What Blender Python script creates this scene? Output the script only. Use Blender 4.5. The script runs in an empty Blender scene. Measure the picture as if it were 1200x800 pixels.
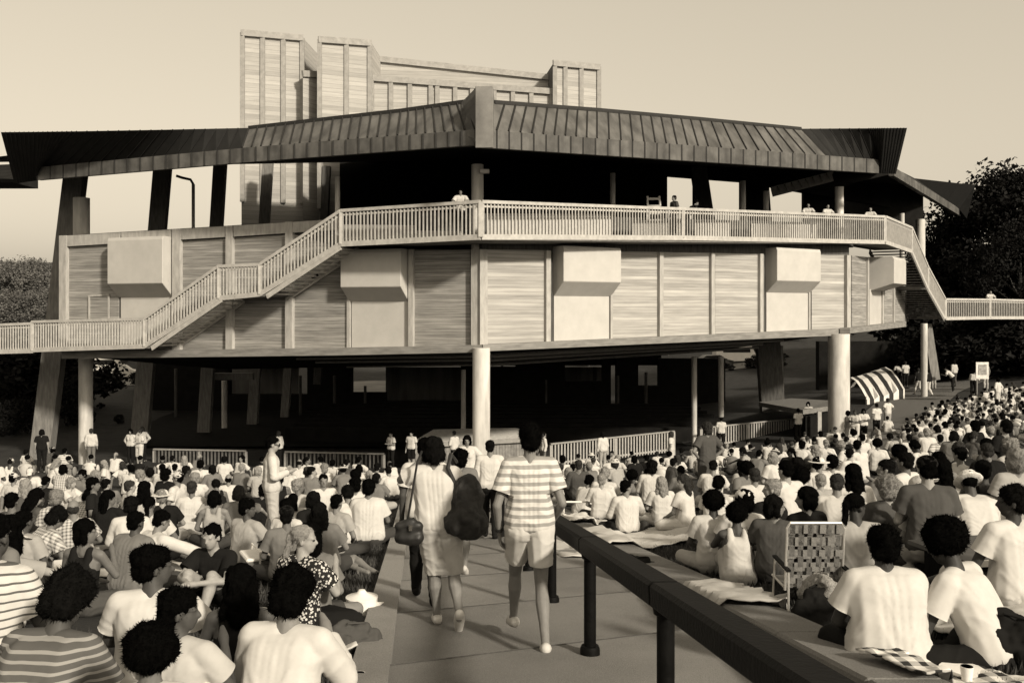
import bpy, bmesh, math, random
import numpy as np
from mathutils import Vector, Matrix, noise, Euler
random.seed(7)
R = math.radians
SC = bpy.context.scene
COL = SC.collection

# ------------------------------------------------------------------ camera, sky, sun, exposure
F = 1100.0                      # focal length in photograph pixels (1200 wide)
cam = bpy.data.cameras.new('camera'); camo = bpy.data.objects.new('camera', cam); COL.objects.link(camo)
cam.sensor_width = 36; cam.lens = 36 * F / 1200; cam.shift_y = -40 / 1200
cam.clip_start = 0.05; cam.clip_end = 3000
camo.location = (0, 0, 0); camo.rotation_euler = (R(90), 0, 0)
SC.camera = camo
SUN_DIR = Vector((0.60, -0.80, 0)).normalized(); SUN_EL = 27.0
w = bpy.data.worlds.new('World'); SC.world = w; w.use_nodes = True
nt = w.node_tree; nt.nodes.clear()
sky = nt.nodes.new('ShaderNodeTexSky'); sky.sky_type = 'NISHITA'; sky.sun_disc = False
sky.sun_elevation = R(SUN_EL); sky.sun_rotation = math.atan2(SUN_DIR.x, SUN_DIR.y)
sky.dust_density = 4.0; sky.air_density = 1.0; sky.ozone_density = 1.0
bw = nt.nodes.new('ShaderNodeRGBToBW'); mixn = nt.nodes.new('ShaderNodeMix'); mixn.data_type = 'RGBA'; mixn.blend_type = 'MULTIPLY'
mixn.inputs[0].default_value = 1.0; mixn.inputs[7].default_value = (1.0, 0.88, 0.685, 1)
bg = nt.nodes.new('ShaderNodeBackground'); out = nt.nodes.new('ShaderNodeOutputWorld'); bg.inputs[1].default_value = 0.15
pw = nt.nodes.new('ShaderNodeMath'); pw.operation = 'POWER'; pw.inputs[1].default_value = .5          # evening haze evens the sky out
ml = nt.nodes.new('ShaderNodeMath'); ml.operation = 'MULTIPLY'; ml.inputs[1].default_value = 1.62
nt.links.new(sky.outputs[0], bw.inputs[0]); nt.links.new(bw.outputs[0], pw.inputs[0]); nt.links.new(pw.outputs[0], ml.inputs[0]); nt.links.new(ml.outputs[0], mixn.inputs[6])
nt.links.new(mixn.outputs[2], bg.inputs[0]); nt.links.new(bg.outputs[0], out.inputs[0])
sl = bpy.data.lights.new('sun', 'SUN'); sl.energy = 2.9; sl.angle = R(4.5); sl.color = (1.0, 0.91, 0.76)
so = bpy.data.objects.new('sun', sl); COL.objects.link(so)
sdir = Vector((SUN_DIR.x * math.cos(R(SUN_EL)), SUN_DIR.y * math.cos(R(SUN_EL)), math.sin(R(SUN_EL))))
so.rotation_euler = sdir.to_track_quat('Z', 'Y').to_euler()
vs = SC.view_settings; vs.view_transform = 'Standard'; vs.look = 'None'; vs.exposure = 0.83; vs.gamma = 1.0
SC.cycles.max_bounces = 5; SC.cycles.diffuse_bounces = 3; SC.cycles.transparent_max_bounces = 4

# ------------------------------------------------------------------ helpers
def lerp(a, b, t): return a + (b - a) * t
def P(px, py, d):
    return Vector(((px - 600) / F * d, d, (360 - py) / F * d))
def proj(v):
    return 600 + F * v[0] / v[1], 360 - F * v[2] / v[1]

def gpath(d):
    if d < 15: return -(1.65 + .145 * d)
    if d < 46: return -3.825 - .128 * (d - 15)
    return -7.793
def kerb_l(d): return -.87 - .0986 * (d - 6.7)
def kerb_r(d): return 1.8 - .09 * (d - 8)
def g(x, d):
    """lawn height at x, d"""
    z = gpath(d) - .03
    lo = kerb_r(d) + .45
    if x > lo:
        t = min(1, (x - lo) / 1.0); z += .10 * (1 if d < 20 else max(0, 1 - (d - 20) / 15))
        st = lo if d < 12 else lerp(2.0, 8.0, min(1, (d - 12) / 36))
        z += .115 * max(0, min(x, 60) - st) + .12 * min(1, (x - lo) / 2) * (1 if d < 15 else max(0, 1 - (d - 15) / 15))
    elif x < -6:
        z += .0006 * min(x + 6, 40) ** 2 * (1 if x > -46 else 0)
    return z

def MIX(nt, a, b, fac):
    m = nt.nodes.new('ShaderNodeMix'); m.data_type = 'RGBA'
    for s, v in ((m.inputs[0], fac), (m.inputs[6], a), (m.inputs[7], b)):
        if hasattr(v, 'is_output') or isinstance(v, bpy.types.NodeSocket): nt.links.new(v, s)
        elif isinstance(v, (int, float)): s.default_value = v
        else: s.default_value = (*v[:3], 1)
    return m.outputs[2]
MATS = {}
def grey(v, warm=1.0):
    return (v, v * (1 - .035 * warm), v * (1 - .09 * warm))
def mat(name, v, rough=.8, var=.15, scale=6.0, bump=0.0, bscale=40.0, stretch=(1, 1, 1), pattern=None, warm=1.0, metal=0.0, spec=.3):
    """procedural material: base grey v broken up by noise, optional pattern"""
    if name in MATS: return MATS[name]
    m = bpy.data.materials.new(name); m.use_nodes = True; MATS[name] = m
    t = m.node_tree; b = t.nodes['Principled BSDF']
    b.inputs['Roughness'].default_value = rough; b.inputs['Metallic'].default_value = metal
    b.inputs['Specular IOR Level'].default_value = spec
    tc = t.nodes.new('ShaderNodeTexCoord'); mp = t.nodes.new('ShaderNodeMapping'); mp.inputs['Scale'].default_value = stretch
    t.links.new(tc.outputs['Object'], mp.inputs[0])
    nz = t.nodes.new('ShaderNodeTexNoise'); nz.inputs['Scale'].default_value = scale; nz.inputs['Detail'].default_value = 6
    nz.inputs['Roughness'].default_value = .62
    t.links.new(mp.outputs[0], nz.inputs['Vector'])
    rp = t.nodes.new('ShaderNodeMapRange'); rp.inputs[1].default_value = .3; rp.inputs[2].default_value = .7
    t.links.new(nz.outputs[0], rp.inputs[0])
    col = MIX(t, grey(v * (1 - var), warm), grey(min(.95, v * (1 + var)), warm), rp.outputs[0])
    if pattern: col = pattern(t, tc, col)
    t.links.new(col, b.inputs['Base Color'])
    if bump:
        n2 = t.nodes.new('ShaderNodeTexNoise'); n2.inputs['Scale'].default_value = bscale; n2.inputs['Detail'].default_value = 4
        t.links.new(mp.outputs[0], n2.inputs['Vector'])
        if name.startswith('cloth'): n2.noise_type = 'RIDGED_MULTIFRACTAL'; n2.inputs['Detail'].default_value = 2.5
        bp = t.nodes.new('ShaderNodeBump'); bp.inputs['Strength'].default_value = bump; bp.inputs['Distance'].default_value = .02
        t.links.new(n2.outputs[0], bp.inputs['Height']); t.links.new(bp.outputs[0], b.inputs['Normal'])
    return m
def math_n(t, op, a, b=None, c=None):
    n = t.nodes.new('ShaderNodeMath'); n.operation = op
    for s, v in zip(n.inputs, (a, b, c)):
        if v is None: continue
        if isinstance(v, (int, float)): s.default_value = v
        else: t.links.new(v, s)
    return n.outputs[0]
def sep(t, sock):
    s = t.nodes.new('ShaderNodeSeparateXYZ'); t.links.new(sock, s.inputs[0]); return s.outputs
def pat_boards(pitch, dark, vert=False):
    """board joints at a regular pitch plus a different tone per board"""
    def f(t, tc, col):
        o = sep(t, tc.outputs['Object'])
        if vert:
            h = math_n(t, 'ADD', math_n(t, 'MULTIPLY', o[0], 1.0), math_n(t, 'MULTIPLY', o[1], .45))
        else: h = o[2]
        q = math_n(t, 'DIVIDE', h, pitch)
        fr = math_n(t, 'FRACT', q); fl = math_n(t, 'FLOOR', q)
        wn = t.nodes.new('ShaderNodeTexWhiteNoise'); wn.noise_dimensions = '1D'; t.links.new(fl, wn.inputs['W'])
        tone = math_n(t, 'MULTIPLY_ADD', wn.outputs[0], .35, .80)
        c2 = t.nodes.new('ShaderNodeMix'); c2.data_type = 'RGBA'; c2.blend_type = 'MULTIPLY'; c2.inputs[0].default_value = 1
        t.links.new(col, c2.inputs[6]); t.links.new(tone, c2.inputs[7])
        line = math_n(t, 'LESS_THAN', fr, .09)
        return MIX(t, c2.outputs[2], grey(dark), line)
    return f
def pat_stripes(axis, pitch, duty, v2, soft=False):
    def f(t, tc, col):
        o = sep(t, tc.outputs['Object'])
        nz = t.nodes.new('ShaderNodeTexNoise'); nz.inputs['Scale'].default_value = 5; t.links.new(tc.outputs['Object'], nz.inputs['Vector'])
        h = math_n(t, 'ADD', o[axis], math_n(t, 'MULTIPLY', nz.outputs[0], .02))
        fr = math_n(t, 'FRACT', math_n(t, 'DIVIDE', h, pitch))
        return MIX(t, col, grey(v2), math_n(t, 'LESS_THAN', fr, duty))
    return f
def pat_plaid(pitch, v2):
    def f(t, tc, col):
        o = sep(t, tc.outputs['Object'])
        a = math_n(t, 'LESS_THAN', math_n(t, 'FRACT', math_n(t, 'DIVIDE', o[0], pitch)), .45)
        b = math_n(t, 'LESS_THAN', math_n(t, 'FRACT', math_n(t, 'DIVIDE', math_n(t, 'ADD', o[2], math_n(t, 'MULTIPLY', o[1], .7)), pitch)), .45)
        return MIX(t, col, grey(v2), math_n(t, 'MULTIPLY', math_n(t, 'ADD', a, b), .5))
    return f
def pat_floral(scale, v2):
    def f(t, tc, col):
        vo = t.nodes.new('ShaderNodeTexVoronoi'); vo.inputs['Scale'].default_value = scale; t.links.new(tc.outputs['Object'], vo.inputs['Vector'])
        return MIX(t, col, grey(v2), math_n(t, 'LESS_THAN', vo.outputs['Distance'], .42))
    return f

def pat_stains(t, tc, col):
    n1 = t.nodes.new('ShaderNodeTexNoise'); n1.inputs['Scale'].default_value = .55; n1.inputs['Detail'].default_value = 5; t.links.new(tc.outputs['Object'], n1.inputs['Vector'])
    r1 = t.nodes.new('ShaderNodeMapRange'); r1.inputs[1].default_value = .42; r1.inputs[2].default_value = .66; r1.inputs[3].default_value = 1.08; r1.inputs[4].default_value = .72; t.links.new(n1.outputs[0], r1.inputs[0])
    vo = t.nodes.new('ShaderNodeTexVoronoi'); vo.inputs['Scale'].default_value = 2.3; t.links.new(tc.outputs['Object'], vo.inputs['Vector'])
    sp = math_n(t, 'LESS_THAN', vo.outputs['Distance'], .045)
    m1 = t.nodes.new('ShaderNodeMix'); m1.data_type = 'RGBA'; m1.blend_type = 'MULTIPLY'; m1.inputs[0].default_value = 1; t.links.new(col, m1.inputs[6]); t.links.new(r1.outputs[0], m1.inputs[7])
    return MIX(t, m1.outputs[2], grey(.04), math_n(t, 'MULTIPLY', sp, .8))
def pat_weather(t, tc, col):
    mp = t.nodes.new('ShaderNodeMapping'); mp.inputs['Scale'].default_value = (1.3, 1.3, .22); t.links.new(tc.outputs['Object'], mp.inputs[0])
    n1 = t.nodes.new('ShaderNodeTexNoise'); n1.inputs['Scale'].default_value = 1.6; n1.inputs['Detail'].default_value = 6; t.links.new(mp.outputs[0], n1.inputs['Vector'])
    r1 = t.nodes.new('ShaderNodeMapRange'); r1.inputs[1].default_value = .40; r1.inputs[2].default_value = .68; r1.inputs[3].default_value = 1.12; r1.inputs[4].default_value = .60; t.links.new(n1.outputs[0], r1.inputs[0])
    m1 = t.nodes.new('ShaderNodeMix'); m1.data_type = 'RGBA'; m1.blend_type = 'MULTIPLY'; m1.inputs[0].default_value = 1; t.links.new(col, m1.inputs[6]); t.links.new(r1.outputs[0], m1.inputs[7])
    return m1.outputs[2]
def pat_both(f):
    return lambda t, tc, col: pat_weather(t, tc, f(t, tc, col))
def tag(o, label=None, cat=None, group=None, kind=None):
    if label: o['label'] = label
    if cat: o['category'] = cat
    if group: o['group'] = group
    if kind: o['kind'] = kind
    return o
def empty(name, loc):
    o = bpy.data.objects.new(name, None); COL.objects.link(o); o.location = loc; o.empty_display_size = .2; return o

class MB:
    """collects shapes, links them as ONE mesh object"""
    def __init__(s): s.v = []; s.f = []
    def poly(s, pts, faces):
        n = len(s.v); s.v += [tuple(p) for p in pts]; s.f += [tuple(i + n for i in f) for f in faces]; return s
    def hexa(s, p):      # 8 points: bottom 4 (ccw), top 4
        return s.poly(p, [(3, 2, 1, 0), (4, 5, 6, 7), (0, 1, 5, 4), (1, 2, 6, 5), (2, 3, 7, 6), (3, 0, 4, 7)])
    def box(s, c, sx, sy, sz, rz=0):
        c = Vector(c); m = Matrix.Rotation(rz, 3, 'Z')
        return s.hexa([c + m @ Vector((a * sx / 2, b * sy / 2, h * sz / 2)) for h in (-1, 1) for a, b in ((-1, -1), (1, -1), (1, 1), (-1, 1))])
    def bar(s, a, b, w_, h_, up=(0, 0, 1)):
        a = Vector(a); b = Vector(b); d = (b - a).normalized(); up = Vector(up)
        x = d.cross(up)
        if x.length < 1e-4: x = d.cross(Vector((0, 1, 0)))
        x.normalize(); y = x.cross(d)
        q = [a + x * i * w_ / 2 + y * j * h_ / 2 for i, j in ((-1, -1), (1, -1), (1, 1), (-1, 1))]
        return s.hexa(q + [p + (b - a) for p in q])
    def tube(s, pts, r, n=10, caps=True):
        pts = [Vector(p) for p in pts]; rs = r if isinstance(r, (list, tuple)) else [r] * len(pts); base = len(s.v)
        px = None
        for i, p in enumerate(pts):
            d = (pts[min(i + 1, len(pts) - 1)] - pts[max(i - 1, 0)]).normalized()
            x = px - d * px.dot(d) if px is not None else d.cross(Vector((0, 0, 1)) if abs(d.z) < .9 else Vector((1, 0, 0)))
            x.normalize(); y = d.cross(x); px = x
            s.v += [tuple(p + (x * math.cos(k * 2 * math.pi / n) + y * math.sin(k * 2 * math.pi / n)) * rs[i]) for k in range(n)]
        for i in range(len(pts) - 1):
            for k in range(n):
                a = base + i * n + k; b = base + i * n + (k + 1) % n
                s.f.append((a, b, b + n, a + n))
        if caps:
            s.f.append(tuple(base + k for k in reversed(range(n)))); s.f.append(tuple(base + (len(pts) - 1) * n + k for k in range(n)))
        return s
    def lathe(s, c, prof, n=20):
        c = Vector(c); return s.tube([c + Vector((0, 0, z)) for r, z in prof], [r for r, z in prof], n)
    def build(s, name, m, parent=None, smooth=False, bevel=0):
        me = bpy.data.meshes.new(name); off = Vector((0, 0, 0))
        q = parent
        while q is not None: off += q.location; q = q.parent
        me.from_pydata([(a - off.x, b - off.y, c - off.z) for a, b, c in s.v], [], s.f); me.update()
        if smooth:
            me.polygons.foreach_set('use_smooth', [True] * len(me.polygons))
            try: me.set_sharp_from_angle(angle=R(40))
            except Exception: pass
        o = bpy.data.objects.new(name, me); COL.objects.link(o); me.materials.append(m)
        if parent: o.parent = parent
        if bevel:
            b = o.modifiers.new('bevel', 'BEVEL'); b.width = bevel; b.segments = 1; b.limit_method = 'ANGLE'
        return o

class Face:
    """vertical plane through two plan points given as (photo x, depth)"""
    def __init__(s, pa, da, pb, db):
        s.a = Vector(((pa - 600) / F * da, da)); s.b = Vector(((pb - 600) / F * db, db))
        d = (s.b - s.a).normalized(); s.d = d; n = Vector((d.y, -d.x)); s.n = n if n.y < 0 else -n
    def pt(s, px, py, off=0.0):
        r = (px - 600) / F; a = s.a + s.n * off
        # a + t d = (r y, y)
        det = s.d.x - r * s.d.y
        t = (r * a.y - a.x) / det; y = a.y + t * s.d.y
        return Vector((r * y, y, (360 - py) / F * y))
    def n3(s): return Vector((s.n.x, s.n.y, 0))
    def slab(s, mb, corners, off, th):
        f = [s.pt(px, py, off) for px, py in corners]; bk = [p - s.n3() * th for p in f]; k = len(f)
        mb.poly(f + bk, [tuple(range(k)), tuple(reversed(range(k, 2 * k)))] + [(i, i + k, (i + 1) % k + k, (i + 1) % k) for i in range(k)])
def line(pts, px):
    for (x0, y0), (x1, y1) in zip(pts, pts[1:]):
        if px <= x1: return lerp(y0, y1, (px - x0) / (x1 - x0))
    return pts[-1][1]
#PART2
# ------------------------------------------------------------------ materials
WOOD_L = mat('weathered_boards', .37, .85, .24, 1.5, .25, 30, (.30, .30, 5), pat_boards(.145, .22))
WOOD_D = mat('weathered_boards_shaded', .27, .85, .42, 2.2, .25, 30, (.35, .35, 9), pat_boards(.145, .13))  # darker copy of the boards, carries the weaker sun on left and side walls
WOOD_T = mat('tower_boards', .34, .85, .15, 2.0, .2, 20, (.35, .35, 6), pat_boards(.30, .24))
TIMBER = mat('rough_timber', .17, .85, .35, 3.0, .3, 30, (3, 3, .5))
TIMBER_D = mat('dark_timber', .07, .85, .4, 3.0, .3, 30, (3, 3, .5))
TRIM = mat('pale_trim_timber', .36, .8, .22, 3, .15, 30, (2, 2, .6))
RAILW = mat('pale_rail_timber', .40, .75, .2, 4, .1, 30)
BOXM = mat('pale_panel', .44, .7, .07, 1.5, .05, 20)
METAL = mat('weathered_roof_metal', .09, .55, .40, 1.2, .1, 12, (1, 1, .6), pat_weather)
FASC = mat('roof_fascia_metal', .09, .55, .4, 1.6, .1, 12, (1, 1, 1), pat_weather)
WING = mat('shade_toned_roof_metal', .010, .8, .35, 1.5, .1, 12)  # roof metal darkened, shade of the overhanging wings put in its colour
SEAM = mat('roof_seam_metal', .02, .7)
CAPM = mat('ridge_cap_metal', .15, .55, .3, 1.5, .1, 10)
BLACKI = mat('shade_black_interior', .012, .95, .3, 2, spec=.05)  # near-black colour puts the interior shade into walls, floor and seats
SOFF = mat('shade_dark_soffit_boards', .018, .95, .4, 2, .1, 20, (.4, .4, 4), spec=.05)  # board colour darkened to carry the shade under roof and balcony
CONC = mat('pale_round_column', .52, .8, .15, 3.0, .15, 25, (1, 1, .35), pat_weather)
CONC2 = mat('concrete', .33, .9, .15, 5, .3, 60)
ASPH = mat('path_aggregate', .17, .95, .22, 55, .6, 160)
KERB = mat('kerb_concrete', .25, .95, .3, 90, .6, 160, pattern=pat_stains)
DIRT = mat('lawn_soil_and_turf', .020, 1, .55, 1.4, .7, 25)
TURF = mat('grass_blade', .045, .8, .5, 3)
BLACKM = mat('black_painted_timber', .004, .6, .4, 8, .2, 40, spec=.08)
PALEG = mat('pale_ground', .16, .95, .3, .4)
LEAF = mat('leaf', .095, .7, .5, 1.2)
LEAF_D = mat('dark_leaf', .009, .8, .5, 1.0, spec=.1)
BARK = mat('bark', .06, .95, .4, 4, .5, 20)
WHITEP = mat('white_paint', .72, .5, .06, 3)
DARKG = mat('dark_glass', .02, .2, .2, 2)
TENTM = mat('striped_canvas', .75, .8, .06, 2, pattern=pat_stripes(0, .62, .45, .03))
SHADEM = mat('dark_canvas', .02, .9, .2, 2)

# ------------------------------------------------------------------ ground, path, kerbs
LO = [0, .16, .5, .9, 1.5, 2.2, 3, 4, 5.2, 6.6, 8, 10, 12, 15, 18, 22, 27, 33, 40, 50, 70, 100, 160, 260, 420, 700]
YS = [-30, -15, -6, -2, 0, 1] + [1.5 + .5 * i for i in range(28)] + [16 + i for i in range(30)] + [46, 48, 51, 55, 60, 66, 75, 85, 95, 110, 130, 150, 180, 220, 300, 420, 600, 900, 1400]
def terrain(x, y):
    z = g(x, max(y, .0)) if y > 0 else g(x, 0) - .145 * y * .5
    if y > 46: z -= .08 * min(1, (y - 46) / 4)
    if y > 100: z += .07 * min(y - 100, 400) * (1.25 if x < -20 else .8)
    nn = noise.noise(Vector((x * .35, y * .35, 0))) * .03
    return z + nn
v, f = [], []
for y in YS:
    yy = min(max(y, 0), 46); kl = kerb_l(yy) - .26; kr = kerb_r(yy) + .43
    xs = [kl - o for o in reversed(LO)] + [kl + .14, (kl + kr) / 2, kr - .2] + [kr + o for o in LO]
    for i, x in enumerate(xs):
        z = terrain(x, y)
        if y <= 46 and len(LO) <= i < len(LO) + 3: z = gpath(max(y, 0)) - .25
        if i == len(LO) - 1 or i == len(LO) + 3: z = gpath(max(y, 0)) + (.05 if i < len(LO) else .12)
        v.append((x, y, z))
n = len(LO) * 2 + 3
for j in range(len(YS) - 1):
    for i in range(n - 1):
        a = j * n + i; f.append((a, a + 1, a + n + 1, a + n))
gm = MB().poly(v, f); go = gm.build('ground', DIRT, smooth=True)
tag(go, kind='structure')

# ramped treads, skewed across the path, each with a darker cast nosing
SK = .53
for k in range(-4, 19):
    u0, u1 = 6.7 + 2.05 * k, 8.75 + 2.05 * k
    def edge(u, right, dz):
        d = u
        for _ in range(8):
            x = kerb_r(d) if right else kerb_l(d)
            d = u + SK * (x + .0986 * (d - 6.7) + .87)
        return Vector((x + (.02 if right else -.02), d, gpath(d) + dz))
    a, b, c, d_ = edge(u0, 0, -.01), edge(u0, 1, -.01), edge(u1 - .004, 1, .075), edge(u1 - .004, 0, .075)
    dn = Vector((0, 0, -.4))
    pm = MB(); pm.poly([a + dn, b + dn, c + dn, d_ + dn, a, b, c, d_], [(3, 2, 1, 0), (4, 5, 6, 7), (0, 1, 5, 4), (1, 2, 6, 5), (2, 3, 7, 6), (3, 0, 4, 7)])
    tag(pm.build('path_tread', mat('path_aggregate_%d' % (k % 3), (.195, .225, .21)[k % 3], .95, .40, 150, .8, 190, pattern=pat_stains), bevel=.012), kind='structure')
    nm_ = MB(); e0, e1 = edge(u1 - .045, 0, .0735 + .004), edge(u1 - .045, 1, .0735 + .004); e2, e3 = edge(u1 - .02, 1, .0743 + .004), edge(u1 - .02, 0, .0743 + .004)
    nm_.poly([e0, e1, e2, e3], [(0, 1, 2, 3)]); tag(nm_.build('path_nosing', mat('nosing_joint', .11, .95, .4, 30)), kind='structure')
km = MB()
def strip(mb, fx0, fx1, z0, z1, dz, ys):
    for y0, y1 in zip(ys, ys[1:]):
        q = []
        for y in (y0, y1):
            q.append([Vector((fx0(y), y, gpath(y) + z0(y))), Vector((fx1(y), y, gpath(y) + z1(y)))])
        dn = Vector((0, 0, dz))
        top = [q[0][0], q[0][1], q[1][1], q[1][0]]
        mb.poly([p + dn for p in top] + top, [(3, 2, 1, 0), (4, 5, 6, 7), (0, 1, 5, 4), (1, 2, 6, 5), (2, 3, 7, 6), (3, 0, 4, 7)])
ys = [1.2 + 1.4 * i for i in range(32)]
strip(km, lambda y: kerb_l(y) - .27, kerb_l, lambda y: .10, lambda y: .10, -.5, ys)
tag(km.build('left_kerb', KERB), kind='structure')
km = MB()
hr = lambda y: .30 - .12 * min(1, max(0, (y - 6) / 9))
strip(km, kerb_r, lambda y: kerb_r(y) + .46, hr, hr, -.7, ys)
tag(km.build('right_kerb', mat('ledge_concrete', .17, .95, .3, 90, .6, 160, pattern=pat_stains), bevel=.02), kind='structure')
# paved walk curving down on the right, pale gravel beyond the building
wm = MB(); wp = [(960, 34, 1.5), (1000, 40, 1.8), (1028, 46, 2), (1048, 53, 2.4), (1075, 60, 2.6), (1120, 66, 2.8)]
L_, R_ = [], []
for px, d, hw in wp:
    x = (px - 600) / F * d
    L_.append(Vector((x - hw, d, terrain(x - hw, d) + .10))); R_.append(Vector((x + hw, d, terrain(x + hw, d) + .10)))
for i in range(len(wp) - 1): wm.poly([L_[i], R_[i], R_[i + 1], L_[i + 1]], [(0, 1, 2, 3)])
tag(wm.build('asphalt_walk', mat('asphalt_walk', .11, .95, .25, 20, .3, 90)), kind='structure')
for nm, px0, px1, d0, d1, z in (('gravel_yard', 95, 190, 88, 104, .06), ('car_park', 850, 902, 94, 104, .06), ('far_drive', 380, 620, 84, 100, .06)):
    wm = MB(); q = [((px0 - 600) / F * d0, d0), ((px1 - 600) / F * d0, d0), ((px1 - 600) / F * d1, d1), ((px0 - 600) / F * d1, d1)]
    wm.poly([Vector((x, y, max(terrain(x, y), -7.78) + z)) for x, y in q], [(0, 1, 2, 3)])
    tag(wm.build(nm, PALEG), kind='structure')

# ------------------------------------------------------------------ the building
BLD = empty('amphitheatre', (0, 45, -7.8))
tag(BLD, 'large timber open-air theatre with copper-seamed roof, balconies and outside stairs', 'building')
RW = Face(565, 36, 995, 48.5); LW = Face(565, 36, 72, 44); TW = Face(995, 48.5, 1062, 60)
RR = Face(563, 34, 1036, 49); LR = Face(563, 34, 40, 43); TR = Face(1036, 49, 1107, 61)
RT = [(560, 292), (995, 299)]; RB = [(560, 404.5), (995, 385)]
LB_ = [(72, 412), (400, 408), (565, 404.5)]
PT = [(72, 276), (267, 264.5), (400, 256)]
def lt(px): return line(PT, px) if px <= 400 else 292
# wall cores behind the boards
for fc, x0, x1, tf, bf in ((RW, 565, 995, lambda p: line(RT, p) - 15, lambda p: line(RB, p)), (LW, 72, 400, lt, lambda p: line(LB_, p)), (LW, 400, 565, lt, lambda p: line(LB_, p))):
    mb = MB(); xs = [lerp(x0, x1, i / 4) for i in range(5)]
    for a, b in zip(xs, xs[1:]): fc.slab(mb, [(a, tf(a)), (b, tf(b)), (b, bf(b)), (a, bf(a))], 0, .35)
    mb.build('wall_core', TIMBER_D, BLD)
def panel(fc, x0, x1, tf, bf, m, name='board_panel', off=.05, th=.06, gap=1.2):
    mb = MB(); a, b = x0 + gap, x1 - gap
    fc.slab(mb, [(a, tf(a)), (b, tf(b)), (b, bf(b)), (a, bf(a))], off, th - .004)
    return mb.build(name, m, BLD)
def post(fc, px, tf, bf, w_=.22, off=.22, m=TRIM, th=.2):
    mb = MB(); p0 = fc.pt(px, tf(px), off); p1 = fc.pt(px, bf(px), off); d = Vector((fc.d.x, fc.d.y, 0)) * w_ / 2; nn = fc.n3() * th
    mb.hexa([p1 - d - nn, p1 + d - nn, p1 + d, p1 - d, p0 - d - nn, p0 + d - nn, p0 + d, p0 - d])
    return mb.build('wall_post', m, BLD)
rt = lambda p: line(RT, p); rb = lambda p: line(RB, p); lb = lambda p: line(LB_, p)
for x0, x1 in ((567, 642), (717, 774), (776, 835), (837, 893), (950, 994)): panel(RW, x0, x1, rt, rb, WOOD_L)
for x in (643, 775.5, 836, 893): post(RW, x, rt, rb)
post(RW, 567, rt, rb, .34, .24); post(RW, 717, rt, rb, .12, .14); post(RW, 949, rt, rb, .12, .12); post(RW, 995, rt, rb, .3, .24)
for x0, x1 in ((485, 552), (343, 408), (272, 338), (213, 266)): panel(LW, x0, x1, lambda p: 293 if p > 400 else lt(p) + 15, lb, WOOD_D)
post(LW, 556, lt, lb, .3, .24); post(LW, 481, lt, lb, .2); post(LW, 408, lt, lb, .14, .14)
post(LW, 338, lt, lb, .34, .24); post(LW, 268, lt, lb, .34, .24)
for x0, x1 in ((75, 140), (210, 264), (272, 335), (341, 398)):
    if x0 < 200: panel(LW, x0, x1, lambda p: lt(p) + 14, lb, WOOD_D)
    panel(LW, x0 + .5, x1 + 1, lambda p: lt(p) + .5, lambda p: lt(p) + 13, TRIM, 'parapet_beam', .2, .16)
panel(LW, 141, 202, lambda p: lt(p) + .5, lambda p: lt(p) + 13, TRIM, 'parapet_beam', .2, .16)
for x in (73, 206): post(LW, x, lt, lb, .42, .26)
panel(LW, 140.5, 204, lambda p: 300, lb, BOXM, 'pale_panel', .05)
hm = MB(); LW.slab(hm, [(104, 347), (127, 345), (127, 374), (104, 375)], .10, .09)
hatch = hm.build('hatch', WOOD_D, BLD)
hm = MB()
for c in ([(103, 346), (127.5, 344), (127.5, 346), (103, 348)], [(103, 348), (105, 348), (105, 376), (103, 376)], [(126, 346), (127.5, 346), (127.5, 375), (126, 375)]): LW.slab(hm, c, .13, .05)
hm.build('hatch_frame', TRIM, hatch)
# projecting boxes with a sloped underside
def vbox(fc, x0, x1, zt, zm, zl, bf, proj_=.72):
    p0, p1 = fc.pt(x0, 300, 0), fc.pt(x1, 300, 0); n_ = fc.n3(); prof = [(-.1, zt), (proj_ * .93, zt), (proj_, zt - .14), (proj_, zm), (.07, zl), (-.1, zl)]
    mb = MB(); k = len(prof)
    for p in (p0, p1): mb.v += [tuple(Vector((p.x, p.y, z)) + n_ * o) for o, z in prof]
    mb.f += [tuple(range(k)), tuple(reversed(range(k, 2 * k)))] + [(i, i + k, (i + 1) % k + k, (i + 1) % k) for i in range(k)]
    bx = mb.build('wall_box', BOXM, BLD, bevel=.02)
def zof(fc, px, py, off): return fc.pt(px, py, off).z
vbox(LW, 140, 204, zof(LW, 170, 279, 0), zof(LW, 162, 332, .72), zof(LW, 170, 348, 0), lb)
vbox(LW, 410, 480, zof(LW, 445, 293, 0), zof(LW, 440, 336, .72), zof(LW, 445, 353, 0), lb)
vbox(RW, 648, 715, zof(RW, 680, 289, .5), zof(RW, 685, 330, .72), zof(RW, 680, 347, 0), rb)
vbox(RW, 897, 948, zof(RW, 925, 291, .5), zof(RW, 926, 329, .72), zof(RW, 920, 343, 0), rb)
for fc, x0, x1, y0 in ((LW, 411, 480, 353), (RW, 648, 715, 347), (RW, 897, 948, 343)):
    panel(fc, x0, x1, lambda p, y0=y0: y0 - 3, lb if fc is LW else rb, BOXM, 'pale_panel', .06)
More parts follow.
